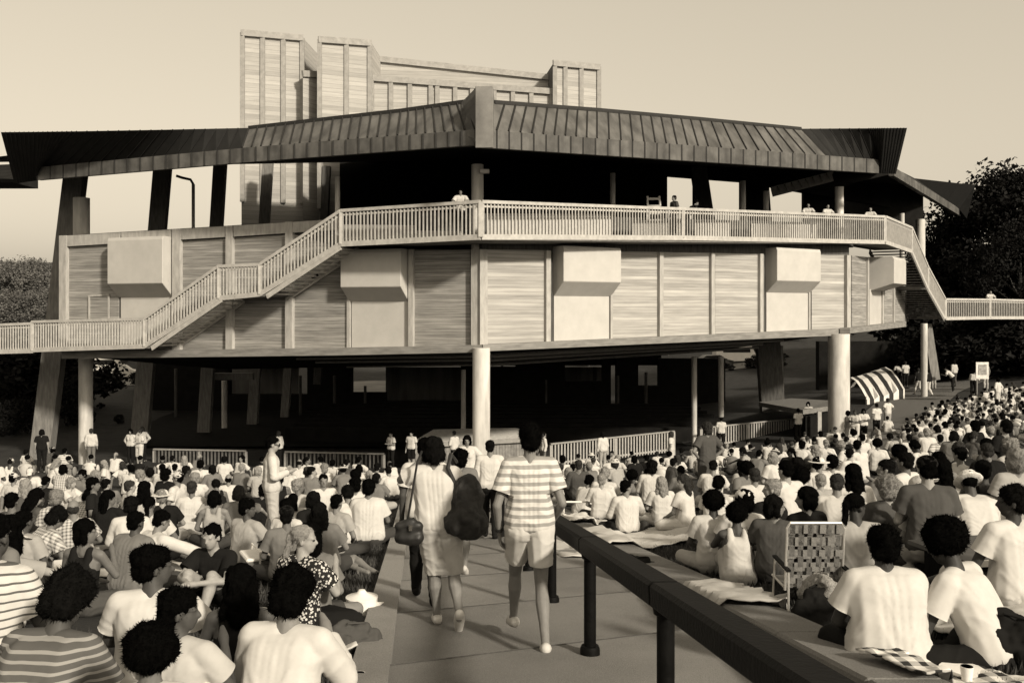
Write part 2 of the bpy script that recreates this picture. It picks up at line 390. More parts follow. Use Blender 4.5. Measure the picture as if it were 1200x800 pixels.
# third wall, turning away on the right
tt = lambda p: lerp(299, 306, (p - 995) / 67); tb = lambda p: lerp(385, 377, (p - 995) / 67)
mb = MB(); TW.slab(mb, [(996, tt(996)), (1062, tt(1062)), (1062, tb(1062)), (996, tb(996))], 0, .35); mb.build('wall_core', TIMBER_D, BLD)
panel(TW, 998, 1017, tt, tb, WOOD_D, gap=.5); panel(TW, 1036, 1048, tt, tb, WOOD_D, gap=.5); panel(TW, 1049, 1061, tt, tb, WOOD_D, gap=.5)
vbox(TW, 1019, 1034, zof(TW, 1026, 300, .5), zof(TW, 1030, 331, 1.0), zof(TW, 1026, 341, 0), tb, 1.3)
panel(TW, 1019, 1034, lambda p: 339, tb, BOXM, 'pale_panel', .06, gap=.2)
for x in (1018, 1035.5, 1048.6): post(TW, x, tt, tb, .3, .16)
# floor beam along the foot of the walls, sloping underside behind it
for fc, xs, bf, h in ((RW, (566, 700, 850, 997), rb, 9), (TW, (996, 1062), tb, 7), (LW, (72, 250, 400, 564), lb, 10)):
    mb = MB()
    for a, b in zip(xs, xs[1:]): fc.slab(mb, [(a, bf(a) - .5), (b, bf(b) - .5), (b, bf(b) + h * .82), (a, bf(a) + h * .82)], .42, .5)
    mb.build('floor_beam', mat('floor_beam_timber', .20, .85, .3, 3, .2, 30, (.5, .5, 3)), BLD)
ring0 = [LW.pt(72, lb(72) + 4, -.1), LW.pt(565, lb(565) + 4, -.1), RW.pt(995, rb(995) + 3, -.1), TW.pt(1062, tb(1062) + 3, -.1)]
def inward(p, k, dz):
    c = Vector((0, 72, 0)); q = p + (Vector((c.x, c.y, p.z)) - p) * k; q.z += dz; return q
ring1 = [inward(p, .26, -1.15) for p in ring0]; ring2 = [inward(p, .5, -1.3) for p in ring0]
mb = MB()
for r0, r1 in ((ring0, ring1), (ring1, ring2)):
    for i in range(3):
        mb.poly([r0[i], r0[i + 1], r1[i + 1], r1[i]], [(0, 1, 2, 3)])
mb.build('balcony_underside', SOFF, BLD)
top0 = [p + Vector((0, 0, .4)) for p in ring0]
mb = MB()
for k, dz, r_ in ((.06, -.30, .09), (.11, -.55, .09), (.2, -.95, .07)):
    pts = [inward(p, k, dz - .1) for p in ring0[1:3]]
    if k < .15: pts[1] = lerp(pts[0], pts[1], .86)
    mb.tube(pts, r_, 6)
    pts = [inward(p, k, dz - .1) for p in ring0[:2]]; pts[0] = lerp(pts[0], pts[1], .55); mb.tube(pts, r_ * .6, 6)
mb.build('pipe_run', mat('pipe_metal', .16, .5), BLD)
# gallery floor and its shade-blackened back wall (stage house), rear roof
mb = MB()
for z, zb in ((lambda p: 2.0, 1.7),):
    q = [LR.pt(400, 288), LR.pt(563, 281), RR.pt(1036, 286)]
    back = [LW.pt(400, 290, -.3), LW.pt(565, 283, -.3), RW.pt(995, 290, -.3)]
    for p in q + back: p.z = {0: 1.95, 1: 2.3}.get(0)
    q[0].z = back[0].z = LR.pt(400, 287).z; q[1].z = back[1].z = LR.pt(563, 281.5).z; q[2].z = back[2].z = RR.pt(1036, 286).z
    for i in range(2):
        a, b, c, d_ = q[i], q[i + 1], back[i + 1], back[i]; dn = Vector((0, 0, .22))
        mb.hexa([a, b, c, d_, a + dn, b + dn, c + dn, d_ + dn])
    deck_q = q
mb.build('balcony_deck', mat('deck_timber', .16, .85, .3, 3), BLD)
mb = MB()
gal = [LW.pt(72, 300, -.36), LW.pt(565, 300, -.36), RW.pt(995, 300, -.36), TW.pt(1062, 300, -.36)]
for p, z in zip(gal, (1.6, 2.2, 2.35, 2.3)): p.z = z
gin = [inward(p, .5, -1.5) for p in gal]
for i in range(3): mb.poly([gal[i], gal[i + 1], gin[i + 1], gin[i]], [(0, 1, 2, 3)])
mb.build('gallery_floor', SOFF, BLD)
def blk(mb, px0, px1, yt, yb, d, th):
    a, b = P(px0, yb, d), P(px1, yb, d); zt = P(px0, yt, d).z
    c1 = Vector((b.x, d + th, b.z)); c0 = Vector((a.x, d + th, a.z))
    mb.hexa([a, b, c1, c0] + [Vector((p.x, p.y, zt)) for p in (a, b, c1, c0)])
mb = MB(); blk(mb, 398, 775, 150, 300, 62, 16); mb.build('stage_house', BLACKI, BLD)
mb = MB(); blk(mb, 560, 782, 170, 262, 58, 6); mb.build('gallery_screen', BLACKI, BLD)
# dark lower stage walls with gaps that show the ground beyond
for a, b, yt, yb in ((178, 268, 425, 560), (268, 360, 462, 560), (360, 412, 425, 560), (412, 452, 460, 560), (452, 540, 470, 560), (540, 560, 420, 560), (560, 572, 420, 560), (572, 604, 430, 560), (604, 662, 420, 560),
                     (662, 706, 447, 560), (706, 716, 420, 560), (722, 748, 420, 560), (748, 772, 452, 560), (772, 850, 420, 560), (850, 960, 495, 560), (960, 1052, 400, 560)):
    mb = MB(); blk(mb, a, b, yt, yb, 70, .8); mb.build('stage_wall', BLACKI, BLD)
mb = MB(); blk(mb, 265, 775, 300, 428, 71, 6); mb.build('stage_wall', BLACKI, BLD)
for k, (a, b) in enumerate(((262, 350), (380, 414), (452, 540), (572, 604), (662, 706))):
    mb = MB(); blk(mb, a, b, 430, 482, 76 + k * .4, .2); mb.build('lit_gap_sheet', mat('lit_gap_tone', .16, .9, .35, .6, stretch=(3, 3, .4)), BLD)  # pale sheets added behind the gaps, standing in for lit ground
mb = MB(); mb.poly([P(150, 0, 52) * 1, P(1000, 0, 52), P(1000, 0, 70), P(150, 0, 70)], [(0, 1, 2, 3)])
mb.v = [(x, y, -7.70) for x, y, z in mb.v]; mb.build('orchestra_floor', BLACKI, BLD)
# seat rows in the dark
mb = MB()
for i in range(7):
    d = 54 + i * 2.2
    mb.box(((330 + 0) * 0 + 0, d, -7.3), 26, .5, .8)
mb.build('seat_block', BLACKI, BLD)

# --- roof
FL = Face(556, 32.5, 44, 42); FR = Face(568, 32.5, 1030, 46)
ftR = [(568, 152.5), (965, 182), (1030, 187)]; fbR = [(568, 173), (1030, 203)]
ftL = [(44, 196), (300, 172), (556, 152)]; fbL = [(44, 211), (290, 190), (556, 170)]
roof = MB()
def back(fc, p, k, dz): q = p - fc.n3() * k; q.z += dz; return q
def ztop(fc, px, py, k):
    """point set back k metres behind the fascia plane that shows at px, py"""
    return fc.pt(px, py, -k)
tops_R = [ztop(FR, 579, 120, .8), ztop(FR, 700, 129, .9), ztop(FR, 820, 139.5, .9), ztop(FR, 938, 151, .9)]
bots_R = [FR.pt(568, 152.5), FR.pt(700, 162.3), FR.pt(830, 172), FR.pt(968, 182.2)]
tops_L = [ztop(FL, 292, 150, .8), ztop(FL, 380, 140, .9), ztop(FL, 470, 130, .9), ztop(FL, 545, 119.5, .9)]
bots_L = [FL.pt(284, 173.4), FL.pt(375, 166), FL.pt(466, 159), FL.pt(556, 152)]
for tp, bt in ((tops_R, bots_R), (tops_L, bots_L)):
    for i in range(3): roof.poly([bt[i], bt[i + 1], tp[i + 1], tp[i]], [(0, 1, 2, 3)])
# rear roof planes, rising towards the stage house
backpts = [Vector((-34, 56, 8.6)), Vector((0, 64, 10.4)), Vector((22, 66, 10.2))]
tL, tC, tR = tops_L[0], (tops_L[-1] + tops_R[0]) / 2, tops_R[-1]
roof.poly([tL, tC, backpts[1], backpts[0]], [(0, 1, 2, 3)]); roof.poly([tC, tR, backpts[2], backpts[1]], [(0, 1, 2, 3)])
RO = roof.build('roof', METAL, BLD)
sm = MB()
def seams(tp, bt, n_):
    for i in range(n_ + 1):
        t = i / n_ * 3; k = min(2, int(t)); u = t - k
        a = lerp(bt[k], bt[k + 1], u); b = lerp(tp[k], tp[k + 1], u); sm.bar(a, b, .045, .11)
seams(tops_R, bots_R, 30); seams(tops_L, bots_L, 24)
for tp in (tops_R, tops_L):
    for a, b in zip(tp, tp[1:]): sm.bar(a, b, .14, .14)
sm.build('roof_seam', SEAM, RO)
# soffit: from the fascia foot back and up
mb = MB()
sL, sC1, sC2, sR = FL.pt(44, 211, -.1), FL.pt(556, 170, -.1), FR.pt(568, 173, -.1), FR.pt(1030, 203, -.1)
bk = [Vector((-40, 54, 8.4)), Vector((-2, 63, 9.9)), Vector((2, 63, 9.9)), Vector((26, 66, 9.6))]
bk[0].z = (360 - 208) / F * 54 + .3
mb.poly([sL, sC1, bk[1], bk[0]], [(3, 2, 1, 0)]); mb.poly([sC1, sC2, bk[2], bk[1]], [(3, 2, 1, 0)]); mb.poly([sC2, sR, bk[3], bk[2]], [(3, 2, 1, 0)])
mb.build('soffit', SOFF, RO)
# fascia bands with their joints
for fc, tf, bf, x0, x1, n_ in ((FR, ftR, fbR, 568, 1030, 32), (FL, ftL, fbL, 44, 556, 34)):
    mb = MB(); jm = MB()
    for i in range(n_):
        a, b = lerp(x0, x1, i / n_), lerp(x0, x1, (i + 1) / n_)
        fc.slab(mb, [(a, line(tf, a)), (b, line(tf, b)), (b, line(bf, b)), (a, line(bf, a))], .12, .2)
        jm.bar(fc.pt(a, line(tf, a), .13), fc.pt(a, line(bf, a), .13), .05, .05)
    fo = mb.build('fascia', FASC, RO); jm.build('fascia_seam', SEAM, fo)
# wings, coloured dark for shade: end facets that lean out towards the lawn
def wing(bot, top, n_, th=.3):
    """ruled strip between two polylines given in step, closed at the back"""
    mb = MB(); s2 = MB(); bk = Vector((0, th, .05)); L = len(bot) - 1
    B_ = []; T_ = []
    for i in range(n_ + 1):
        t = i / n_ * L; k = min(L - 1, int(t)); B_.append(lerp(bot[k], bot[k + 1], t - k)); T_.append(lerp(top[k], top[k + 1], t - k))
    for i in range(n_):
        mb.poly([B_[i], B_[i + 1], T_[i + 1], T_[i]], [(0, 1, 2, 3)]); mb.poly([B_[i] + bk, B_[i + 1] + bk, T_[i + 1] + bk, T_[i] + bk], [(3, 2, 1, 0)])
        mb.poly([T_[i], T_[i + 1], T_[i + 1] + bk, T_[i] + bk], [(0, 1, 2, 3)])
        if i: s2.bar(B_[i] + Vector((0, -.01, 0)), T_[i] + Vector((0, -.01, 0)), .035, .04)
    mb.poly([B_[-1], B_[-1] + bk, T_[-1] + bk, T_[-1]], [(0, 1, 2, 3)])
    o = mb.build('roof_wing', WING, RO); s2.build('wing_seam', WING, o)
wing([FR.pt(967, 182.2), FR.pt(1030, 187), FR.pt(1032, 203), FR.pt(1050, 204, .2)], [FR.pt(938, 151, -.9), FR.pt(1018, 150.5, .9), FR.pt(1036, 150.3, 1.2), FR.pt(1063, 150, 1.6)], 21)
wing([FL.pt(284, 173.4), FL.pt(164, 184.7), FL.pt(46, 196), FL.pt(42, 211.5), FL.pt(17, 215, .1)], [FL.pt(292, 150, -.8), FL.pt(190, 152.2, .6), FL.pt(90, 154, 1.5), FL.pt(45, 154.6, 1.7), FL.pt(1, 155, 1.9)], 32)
# roof of the side bay beyond, right, and the far left bay
fr2 = Face(1050, 54, 1125, 68); mb = MB()
fr2.slab(mb, [(1048, 196), (1124, 244), (1124, 252), (1048, 206)], 0, .3)
bay = mb.build('side_bay_fascia', FASC, RO)
mb = MB(); q = [fr2.pt(1052, 199, 0), fr2.pt(1124, 245, 0), fr2.pt(1133, 256, .2), fr2.pt(1143, 217, 1.2), fr2.pt(1072, 209, -.2)]
mb.poly(q + [p + Vector((0, .5, 0)) for p in q], [(0, 1, 2, 3, 4), (9, 8, 7, 6, 5)] + [(i, i + 5, (i + 1) % 5 + 5, (i + 1) % 5) for i in range(5)]); mb.build('roof_wing', WING, RO)
mb = MB(); q = [fr2.pt(1040, 205, -.2), fr2.pt(1125, 254, -.2), Vector((38, 78, 9)), Vector((24, 72, 9))]
mb.poly(q, [(0, 1, 2, 3)]); mb.build('soffit', SOFF, RO)
mb = MB(); blk(mb, -80, 16, 199, 214, 58, 3); mb.build('far_bay_roof', WING, RO)
# ridge cap at the corner
c0, c1 = FL.pt(557, 173, .35), FR.pt(578, 173, .35)
mb = MB(); a = Vector((c0.x, 32.0, c0.z)); wd = Vector((21 / F * 32, 0, 0))
zt0, zb0 = P(557, 101, 32).z, P(557, 173.5, 32).z
q = [Vector((a.x, 32, zb0)), Vector((a.x, 32, zb0)) + wd, Vector((a.x + wd.x, 34.2, zb0 + .4)), Vector((a.x, 34.2, zb0 + .4))]
t_ = [Vector((p.x, p.y, zt0 if p.y < 33 else zt0 + .05)) for p in q]
mb.hexa(q + t_); cap = mb.build('ridge_cap', CAPM, RO, bevel=.02)
mb = MB(); q = [FL.pt(541, 120, -.8), FL.pt(541, 153.5, .02), P(557.5, 168, 32.2), P(557.5, 103, 33.2)]
mb.poly(q, [(0, 1, 2, 3)]); mb.build('cap_flashing', mat('dull_flashing', .06, .6, .4, 2), RO)

# --- stage towers above the roof
def tower_block(name, px0, px1, yt0, yt1, d, depth, splits, band=None):
    yb = 175
    p0, p1 = P(px0, yb, d), P(px1, yb, d); z0, z1 = P(px0, yt0, d).z, P(px1, yt1, d + 1.5).z
    mb = MB(); base = -2.0
    q = [Vector((p0.x, d, base)), Vector((P(px1, yb, d + 1.5).x, d + 1.5, base)), Vector((p1.x, d + depth + 1.5, base)), Vector((p0.x, d + depth, base))]
    t_ = [Vector((q[0].x, q[0].y, z0)), Vector((q[1].x, q[1].y, z1)), Vector((q[2].x, q[2].y, z1)), Vector((q[3].x, q[3].y, z0))]
    mb.hexa(q + t_); o = mb.build(name, WOOD_T, BLD)
    fm = MB(); nrm = Vector((0, -.09, 0))
    for s in splits:
        b = lerp(q[0], q[1], s) + nrm; t = lerp(t_[0], t_[1], s) + nrm; b.z = t.z - 11.5; fm.bar(b, t, .30, .18)
    fm.bar(t_[0] + nrm * 1.6, t_[1] + nrm * 1.6, .16, .42)
    if band:
        for k in band: fm.bar(t_[0] + nrm * 1.4 - Vector((0, 0, k)), t_[1] + nrm * 1.4 - Vector((0, 0, k)), .14, .22)
    fm.build('tower_frame', mat('tower_frame_timber', .29, .85, .2, 3), o)
tower_block('stage_tower', 283, 356, 39, 45.5, 64, 8, (.02, .34, .67, .98))
tower_block('stage_tower', 373.5, 436, 47, 51.5, 64, 8, (.02, .52, .96))
tower_block('stage_tower', 355, 375, 87, 88, 64.4, 5, ())
tower_block('stage_tower', 648, 703, 74.5, 79.5, 67, 7, (.04, .26, .60, .98))
tower_block('fly_loft', 436, 652, 69, 92, 69, 9, (.0,), None)
tower_block('fly_gallery', 436, 655, 92, 108.5, 66, 2.5, (.0, .1, .2, .31, .345, .44, .53, .565, .65, .75, .85, .96))
mb = MB(); q = [P(637, 92, 74), P(648, 75, 67.1), P(648, 135, 67.1), P(637, 135, 74)]
mb.poly(q, [(0, 1, 2, 3)]); mb.build('tower_side', TIMBER_D, BLD)  # side given dark timber to stand for its shade

# --- round columns, raking posts, thin poles
def column(px, yt, d, dia, zb=None, name='round_column', m=CONC):
    x = (px - 600) / F * d; zt = P(px, yt, d).z; z0 = zb if zb is not None else min(terrain(x, d), gpath(d) + 1) - .3
    return MB().lathe((x, d, 0), [(dia / 2, z0), (dia / 2, zt)], 28).build(name, m, BLD, smooth=True)
column(564, 407.5, 35.5, .66)
column(559.5, 193, 36.4, .47, 2.2)
column(100.5, 420, 46, .66); column(95.5, 232, 45, .75, 1.0)
column(983, 391, 47.3, 1.06); column(983.5, 219, 49, .44, 2.2); column(1079, 257, 62, .55, 2.5)
column(1083, 379, 60, .40)
for px, yt, d, dia, zb in ((543, 433, 50, .26, None), (813.5, 418, 52, .30, None), (395.5, 207, 38, .2, 2), (718, 203, 43, .24, 2.2), (870.5, 212, 48, .3, 2.2), (897.5, 224, 50, .3, 2.3), (1057, 250, 60, .3, 3), (263, 446, 60, .35, None), (697, 430, 72, .3, None), (845, 418, 62, .36, None), (206, 432, 66, .22, None), (303, 440, 67, .2, None), (352, 440, 67, .2, None), (392, 440, 68, .22, None), (428, 452, 68, .2, None), (724, 440, 68, .2, None), (757, 436, 68, .22, None), (640, 445, 68, .16, None)):
    column(px, yt, d, dia, zb, 'thin_pole', CONC if d < 63 else TIMBER_D)
def rake(b, t, d, w_, th=.45, m=TIMBER, lean=.0):
    a = P(b[0], b[1], d); c = P(t[0], t[1], d + lean); MB().bar(a, c, th, w_, (1, 0, 0)).build('raking_post', m, BLD)
rake((46, 560), (90, 196), 47.5, 1.0, .6)
for b, t, d, w_ in (((160, 560), (191.5, 188), 54, .95), ((236, 560), (258.5, 188), 58, .75), ((292, 560), (314.5, 185), 62, .65)): rake(b, t, d, w_)
rake((329, 560), (354, 185), 66, .55); rake((372, 450), (383, 195), 64, .5, .5, TIMBER_D)
rake((908, 520), (885, 200), 62, 1.5, .7, TIMBER_D); rake((1096, 445), (1086, 380), 62, .55, .3)
rake((828, 262), (818, 195), 60, 1.0, .5, TIMBER_D); rake((917, 500), (915, 405), 62.5, .25, .2)  # last thin bar added in paler timber as the thick post's lit edge
mb = MB(); blk(mb, 244, 296, 437, 445, 58.5, .4); mb.build('cross_beam', TIMBER, BLD)
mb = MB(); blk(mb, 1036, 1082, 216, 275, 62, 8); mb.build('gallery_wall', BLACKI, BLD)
mb = MB(); mb.bar(P(905, 226, 60), P(975, 208, 60), .3, .5)
for i in range(9):
    p = lerp(P(907, 221, 59.6), P(973, 204, 59.6), i / 8); mb.poly([p + Vector((-.22, 0, .1)), p + Vector((.22, 0, .2)), p + Vector((0, 0, -.4))][::-1] + [p + Vector((-.22, .1, .1)), p + Vector((.22, .1, .2)), p + Vector((0, .1, -.4))], [(0, 1, 2), (5, 4, 3), (0, 3, 4, 1), (1, 4, 5, 2), (2, 5, 3, 0)])
mb.build('roof_truss', RAILW, BLD)

mb = MB()       # beam across the back of the gallery, dropping to the right
for a, b, ya, yb in ((766, 870, 205, 213), (870, 1044, 213, 243)):
    t0, t1, b0, b1 = P(a, 166, 60.5), P(b, 172, 61), P(a, ya, 60.5), P(b, yb, 61); dp = Vector((0, .5, 0))
    mb.hexa([b0, b1, b1 + dp, b0 + dp, t0, t1, t1 + dp, t0 + dp])
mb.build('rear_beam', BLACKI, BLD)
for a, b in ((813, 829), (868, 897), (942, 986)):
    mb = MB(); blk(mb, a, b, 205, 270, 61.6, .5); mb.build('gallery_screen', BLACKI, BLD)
# --- balcony railings and stairs: top rail, slats, stringer
def railing(fc, top, bot, pitch=.16, name='slat_railing', off=0.0, parent=None, m=RAILW, slat=.042):
    xs = sorted({p[0] for p in top})
    T = [fc.pt(px, py, off) for px, py in top]; B = [fc.pt(px, line(bot, px), off) for px, py in top]
    tm, s, st = MB(), MB(), MB()
    for i in range(len(T) - 1):
        tm.bar(T[i], T[i + 1], .16, .12); st.bar(B[i] + Vector((0, 0, .10)), B[i + 1] + Vector((0, 0, .10)), .10, .20)
        tm.bar(lerp(T[i], B[i], .12), lerp(T[i + 1], B[i + 1], .12), .05, .07)
        L = (T[i + 1] - T[i]); n_ = max(1, int(Vector((L.x, L.y)).length / pitch))
        for k in range(n_):
            u = (k + .5) / n_; a = lerp(T[i], T[i + 1], u); b = lerp(B[i], B[i + 1], u); dv = Vector((fc.d.x, fc.d.y, 0)) * slat / 2; nv = fc.n3() * .05
            b = b + Vector((0, 0, .2))
            s.hexa([b - dv, b + dv, b + dv + nv, b - dv + nv, a - dv, a + dv, a + dv + nv, a - dv + nv])
    for i in range(len(T)):
        if 0 < i < len(T) - 1 or True: tm.bar(B[i] + Vector((0, 0, .1)), T[i], .14, .14)
    root = tm.build('top_rail', m, parent or BLD); s.build('rail_slat', m, root); st.build('stringer', m, root)
    return T, B
LTOP = [(-90, 377), (38, 377), (170, 373.5), (257, 312), (305, 310), (400, 247), (563, 236.5)]
LBOT = [(-90, 412.5), (40, 412.5), (177, 408), (260, 350), (313, 347), (400, 289), (563, 281)]
railing(LR, LTOP[1:], LBOT[1:])
LBR = Face(40, 43, -90, 45.5)
railing(LBR, [(-90, 384), (39, 379)], [(-90, 417), (39, 413.5)])
railing(RR, [(564, 236.5), (800, 245), (1036, 254)], [(564, 281), (800, 281.5), (1036, 286)])
railing(TR, [(1037, 254), (1068, 267), (1087, 313), (1107, 350)], [(1037, 286), (1066, 292), (1086, 338), (1107, 375)])
BR = Face(1107, 61, 1250, 66)
railing(BR, [(1108, 350.5), (1160, 351), (1250, 353)], [(1108, 375), (1160, 374), (1250, 374)])
# solid boards on the side flight
mb = MB(); TR.slab(mb, [(1037, 256), (1068, 269), (1067, 291), (1037, 285)], -.06, .06); TR.slab(mb, [(1068, 269), (1087, 315), (1086, 337), (1067, 291)], -.06, .06); TR.slab(mb, [(1087, 315), (1107, 352), (1107, 374), (1086, 337)], -.06, .06)
mb.build('stair_side_boards', RAILW, BLD)
def flight(fc, a, b, n_, w_=1.35, m=RAILW):
    """open treads between two stringers; a, b are photo points of the foot and head of the outer stringer"""
    A, Bp = fc.pt(*a), fc.pt(*b); nb = -fc.n3() * w_
    mb = MB(); mb.bar(A + nb, Bp + nb, .08, .28); mb.bar(A, Bp, .08, .2); st = mb.build('stair_stringer', m, BLD)
    tm = MB()
    for i in range(n_):
        p = lerp(A, Bp, (i + .5) / n_); dv = Vector((fc.d.x, fc.d.y, 0)) * .17
        tm.hexa([p - dv, p + dv, p + dv + nb, p - dv + nb] + [q + Vector((0, 0, .06)) for q in (p - dv, p + dv, p + dv + nb, p - dv + nb)])
    tm.build('stair_tread', m, st)
flight(LR, (178, 408), (260, 351), 13); flight(LR, (313, 347.5), (399, 290), 13)
flight(TR, (1086, 339), (1066, 293), 14, 2.2, TIMBER); flight(TR, (1106, 375), (1086, 339), 14, 2.2, TIMBER)
def landing(fc, pts, w_, name='landing_deck'):
    mb = MB()
    for (x0, y0), (x1, y1) in zip(pts, pts[1:]):
        a, b = fc.pt(x0, y0), fc.pt(x1, y1); nb = -fc.n3() * w_; up = Vector((0, 0, .2))
        mb.hexa([a, b, b + nb, a + nb, a + up, b + up, b + nb + up, a + nb + up])
    mb.build(name, mat('deck_timber', .16), BLD)
landing(LR, [(40, 412), (178, 408)], 1.9); landing(LR, [(259, 350), (314, 347)], 1.5); landing(LBR, [(-90, 416), (40, 413)], 2.4); landing(BR, [(1107, 374), (1250, 374)], 2.2)
landing(TR, [(1036, 286), (1067, 292)], 2.0); landing(TR, [(1084, 339), (1090, 339)], 2.2)
# pale boards that stand behind the balcony slats
for fc, x0, x1, y0, y1, o in ((LW, 403, 485, 263, 283, .9), (LW, 486, 540, 270, 283, .9), (RW, 572, 716, 250, 283, .9), (RW, 742, 800, 258, 283, .6), (RW, 815, 856, 259, 283, .6), (RW, 880, 958, 262, 285, .6)):
    mb = MB(); fc.slab(mb, [(x0, y0), (x1, y0 + 1), (x1, y1), (x0, y1)], o, .06); mb.build('balcony_screen', BOXM, BLD)
mb = MB(); LW.slab(mb, [(377, 257), (400, 256), (400, 250), (420, 248), (563, 250), (563, 283), (377, 283)], -.5, .2); mb.build('gallery_parapet', TIMBER_D, BLD)
mb = MB(); RW.slab(mb, [(566, 250), (1000, 262), (1000, 290), (566, 284)], -.5, .2); mb.build('gallery_parapet', TIMBER_D, BLD)
# small fittings
mb = MB(); p = P(568, 201, 36.2); mb.box(p, .35, .3, .14); mb.build('security_light', WHITEP, BLD)
mb = MB(); a = LW.pt(369, 324, .1); mb.tube([a, a + Vector((0, -.5, -.05)), a + Vector((.25, -.6, .05))], .05, 6); mb.build('pipe_bracket', BLACKM, BLD)
#PART3
# ------------------------------------------------------------------ people
def capsule(V, Fc, a, b, ra, rb, n=10, k=3):
    a = np.array(a, float); b = np.array(b, float); d = b - a; L = np.linalg.norm(d)
    d = d / L if L > 1e-6 else np.array([0, 0, 1.0])
    x = np.cross(d, [0, 0, 1.0] if abs(d[2]) < .9 else [1.0, 0, 0]); x /= np.linalg.norm(x); y = np.cross(d, x)
    rings = []
    for i in range(k): t = math.pi / 2 * (1 - (i + .35) / k); rings.append((a - d * ra * math.sin(t), ra * math.cos(t)))
    rings.append((a, ra)); rings.append((b, rb))
    for i in range(k): t = math.pi / 2 * (i + .65) / k; rings.append((b + d * rb * math.sin(t), rb * math.cos(t)))
    base = len(V)
    for c, r in rings:
        for j in range(n):
            q = 2 * math.pi * j / n; V.append(tuple(c + (x * math.cos(q) + y * math.sin(q)) * r))
    for i in range(len(rings) - 1):
        for j in range(n):
            p = base + i * n + j; q = base + i * n + (j + 1) % n; Fc.append((p, q, q + n, p + n))
    Fc.append(tuple(base + j for j in reversed(range(n)))); Fc.append(tuple(base + (len(rings) - 1) * n + j for j in range(n)))
def ellipsoid(V, Fc, c, r, M=None, n=14, m=9):
    base = len(V); c = Vector(c)
    for i in range(m):
        t = math.pi * (i + .5) / m - math.pi / 2
        for j in range(n):
            q = 2 * math.pi * j / n
            p = Vector((r[0] * math.cos(t) * math.cos(q), r[1] * math.cos(t) * math.sin(q), r[2] * math.sin(t))) + c
            V.append(tuple(M @ p) if M is not None else tuple(p))
    for i in range(m - 1):
        for j in range(n):
            a = base + i * n + j; b = base + i * n + (j + 1) % n; Fc.append((a, b, b + n, a + n))
    Fc.append(tuple(base + j for j in reversed(range(n)))); Fc.append(tuple(base + (m - 1) * n + j for j in range(n)))
def fuse(V, Fc, vox, smooth=2, name='m', wrinkle=None, seed=0):
    """union of overlapping closed shapes as one continuous surface"""
    me = bpy.data.meshes.new('raw'); me.from_pydata(V, [], Fc); me.update()
    o = bpy.data.objects.new('raw', me); COL.objects.link(o)
    r = o.modifiers.new('r', 'REMESH'); r.mode = 'VOXEL'; r.voxel_size = vox; r.use_smooth_shade = True
    s = o.modifiers.new('s', 'SMOOTH'); s.factor = .5; s.iterations = smooth
    dg = bpy.context.evaluated_depsgraph_get(); out_ = bpy.data.meshes.new_from_object(o.evaluated_get(dg)); out_.name = name
    bpy.data.objects.remove(o); bpy.data.meshes.remove(me)
    if wrinkle:
        amp, sc, st = wrinkle; n_ = len(out_.vertices); co = np.empty(n_ * 3, 'f'); no = np.empty(n_ * 3, 'f')
        out_.vertices.foreach_get('co', co); out_.vertices.foreach_get('normal', no); co = co.reshape(-1, 3); no = no.reshape(-1, 3)
        dv = np.array([noise.fractal(Vector((p[0] * sc * st[0] + seed * 7, p[1] * sc * st[1], p[2] * sc * st[2])), 1.0, 2.0, 3) for p in co.tolist()], 'f')
        out_.vertices.foreach_set('co', (co + no * (dv[:, None] + .25) * amp).ravel()); out_.update()
    out_.polygons.foreach_set('use_smooth', [True] * len(out_.polygons))
    return out_
V3 = Vector
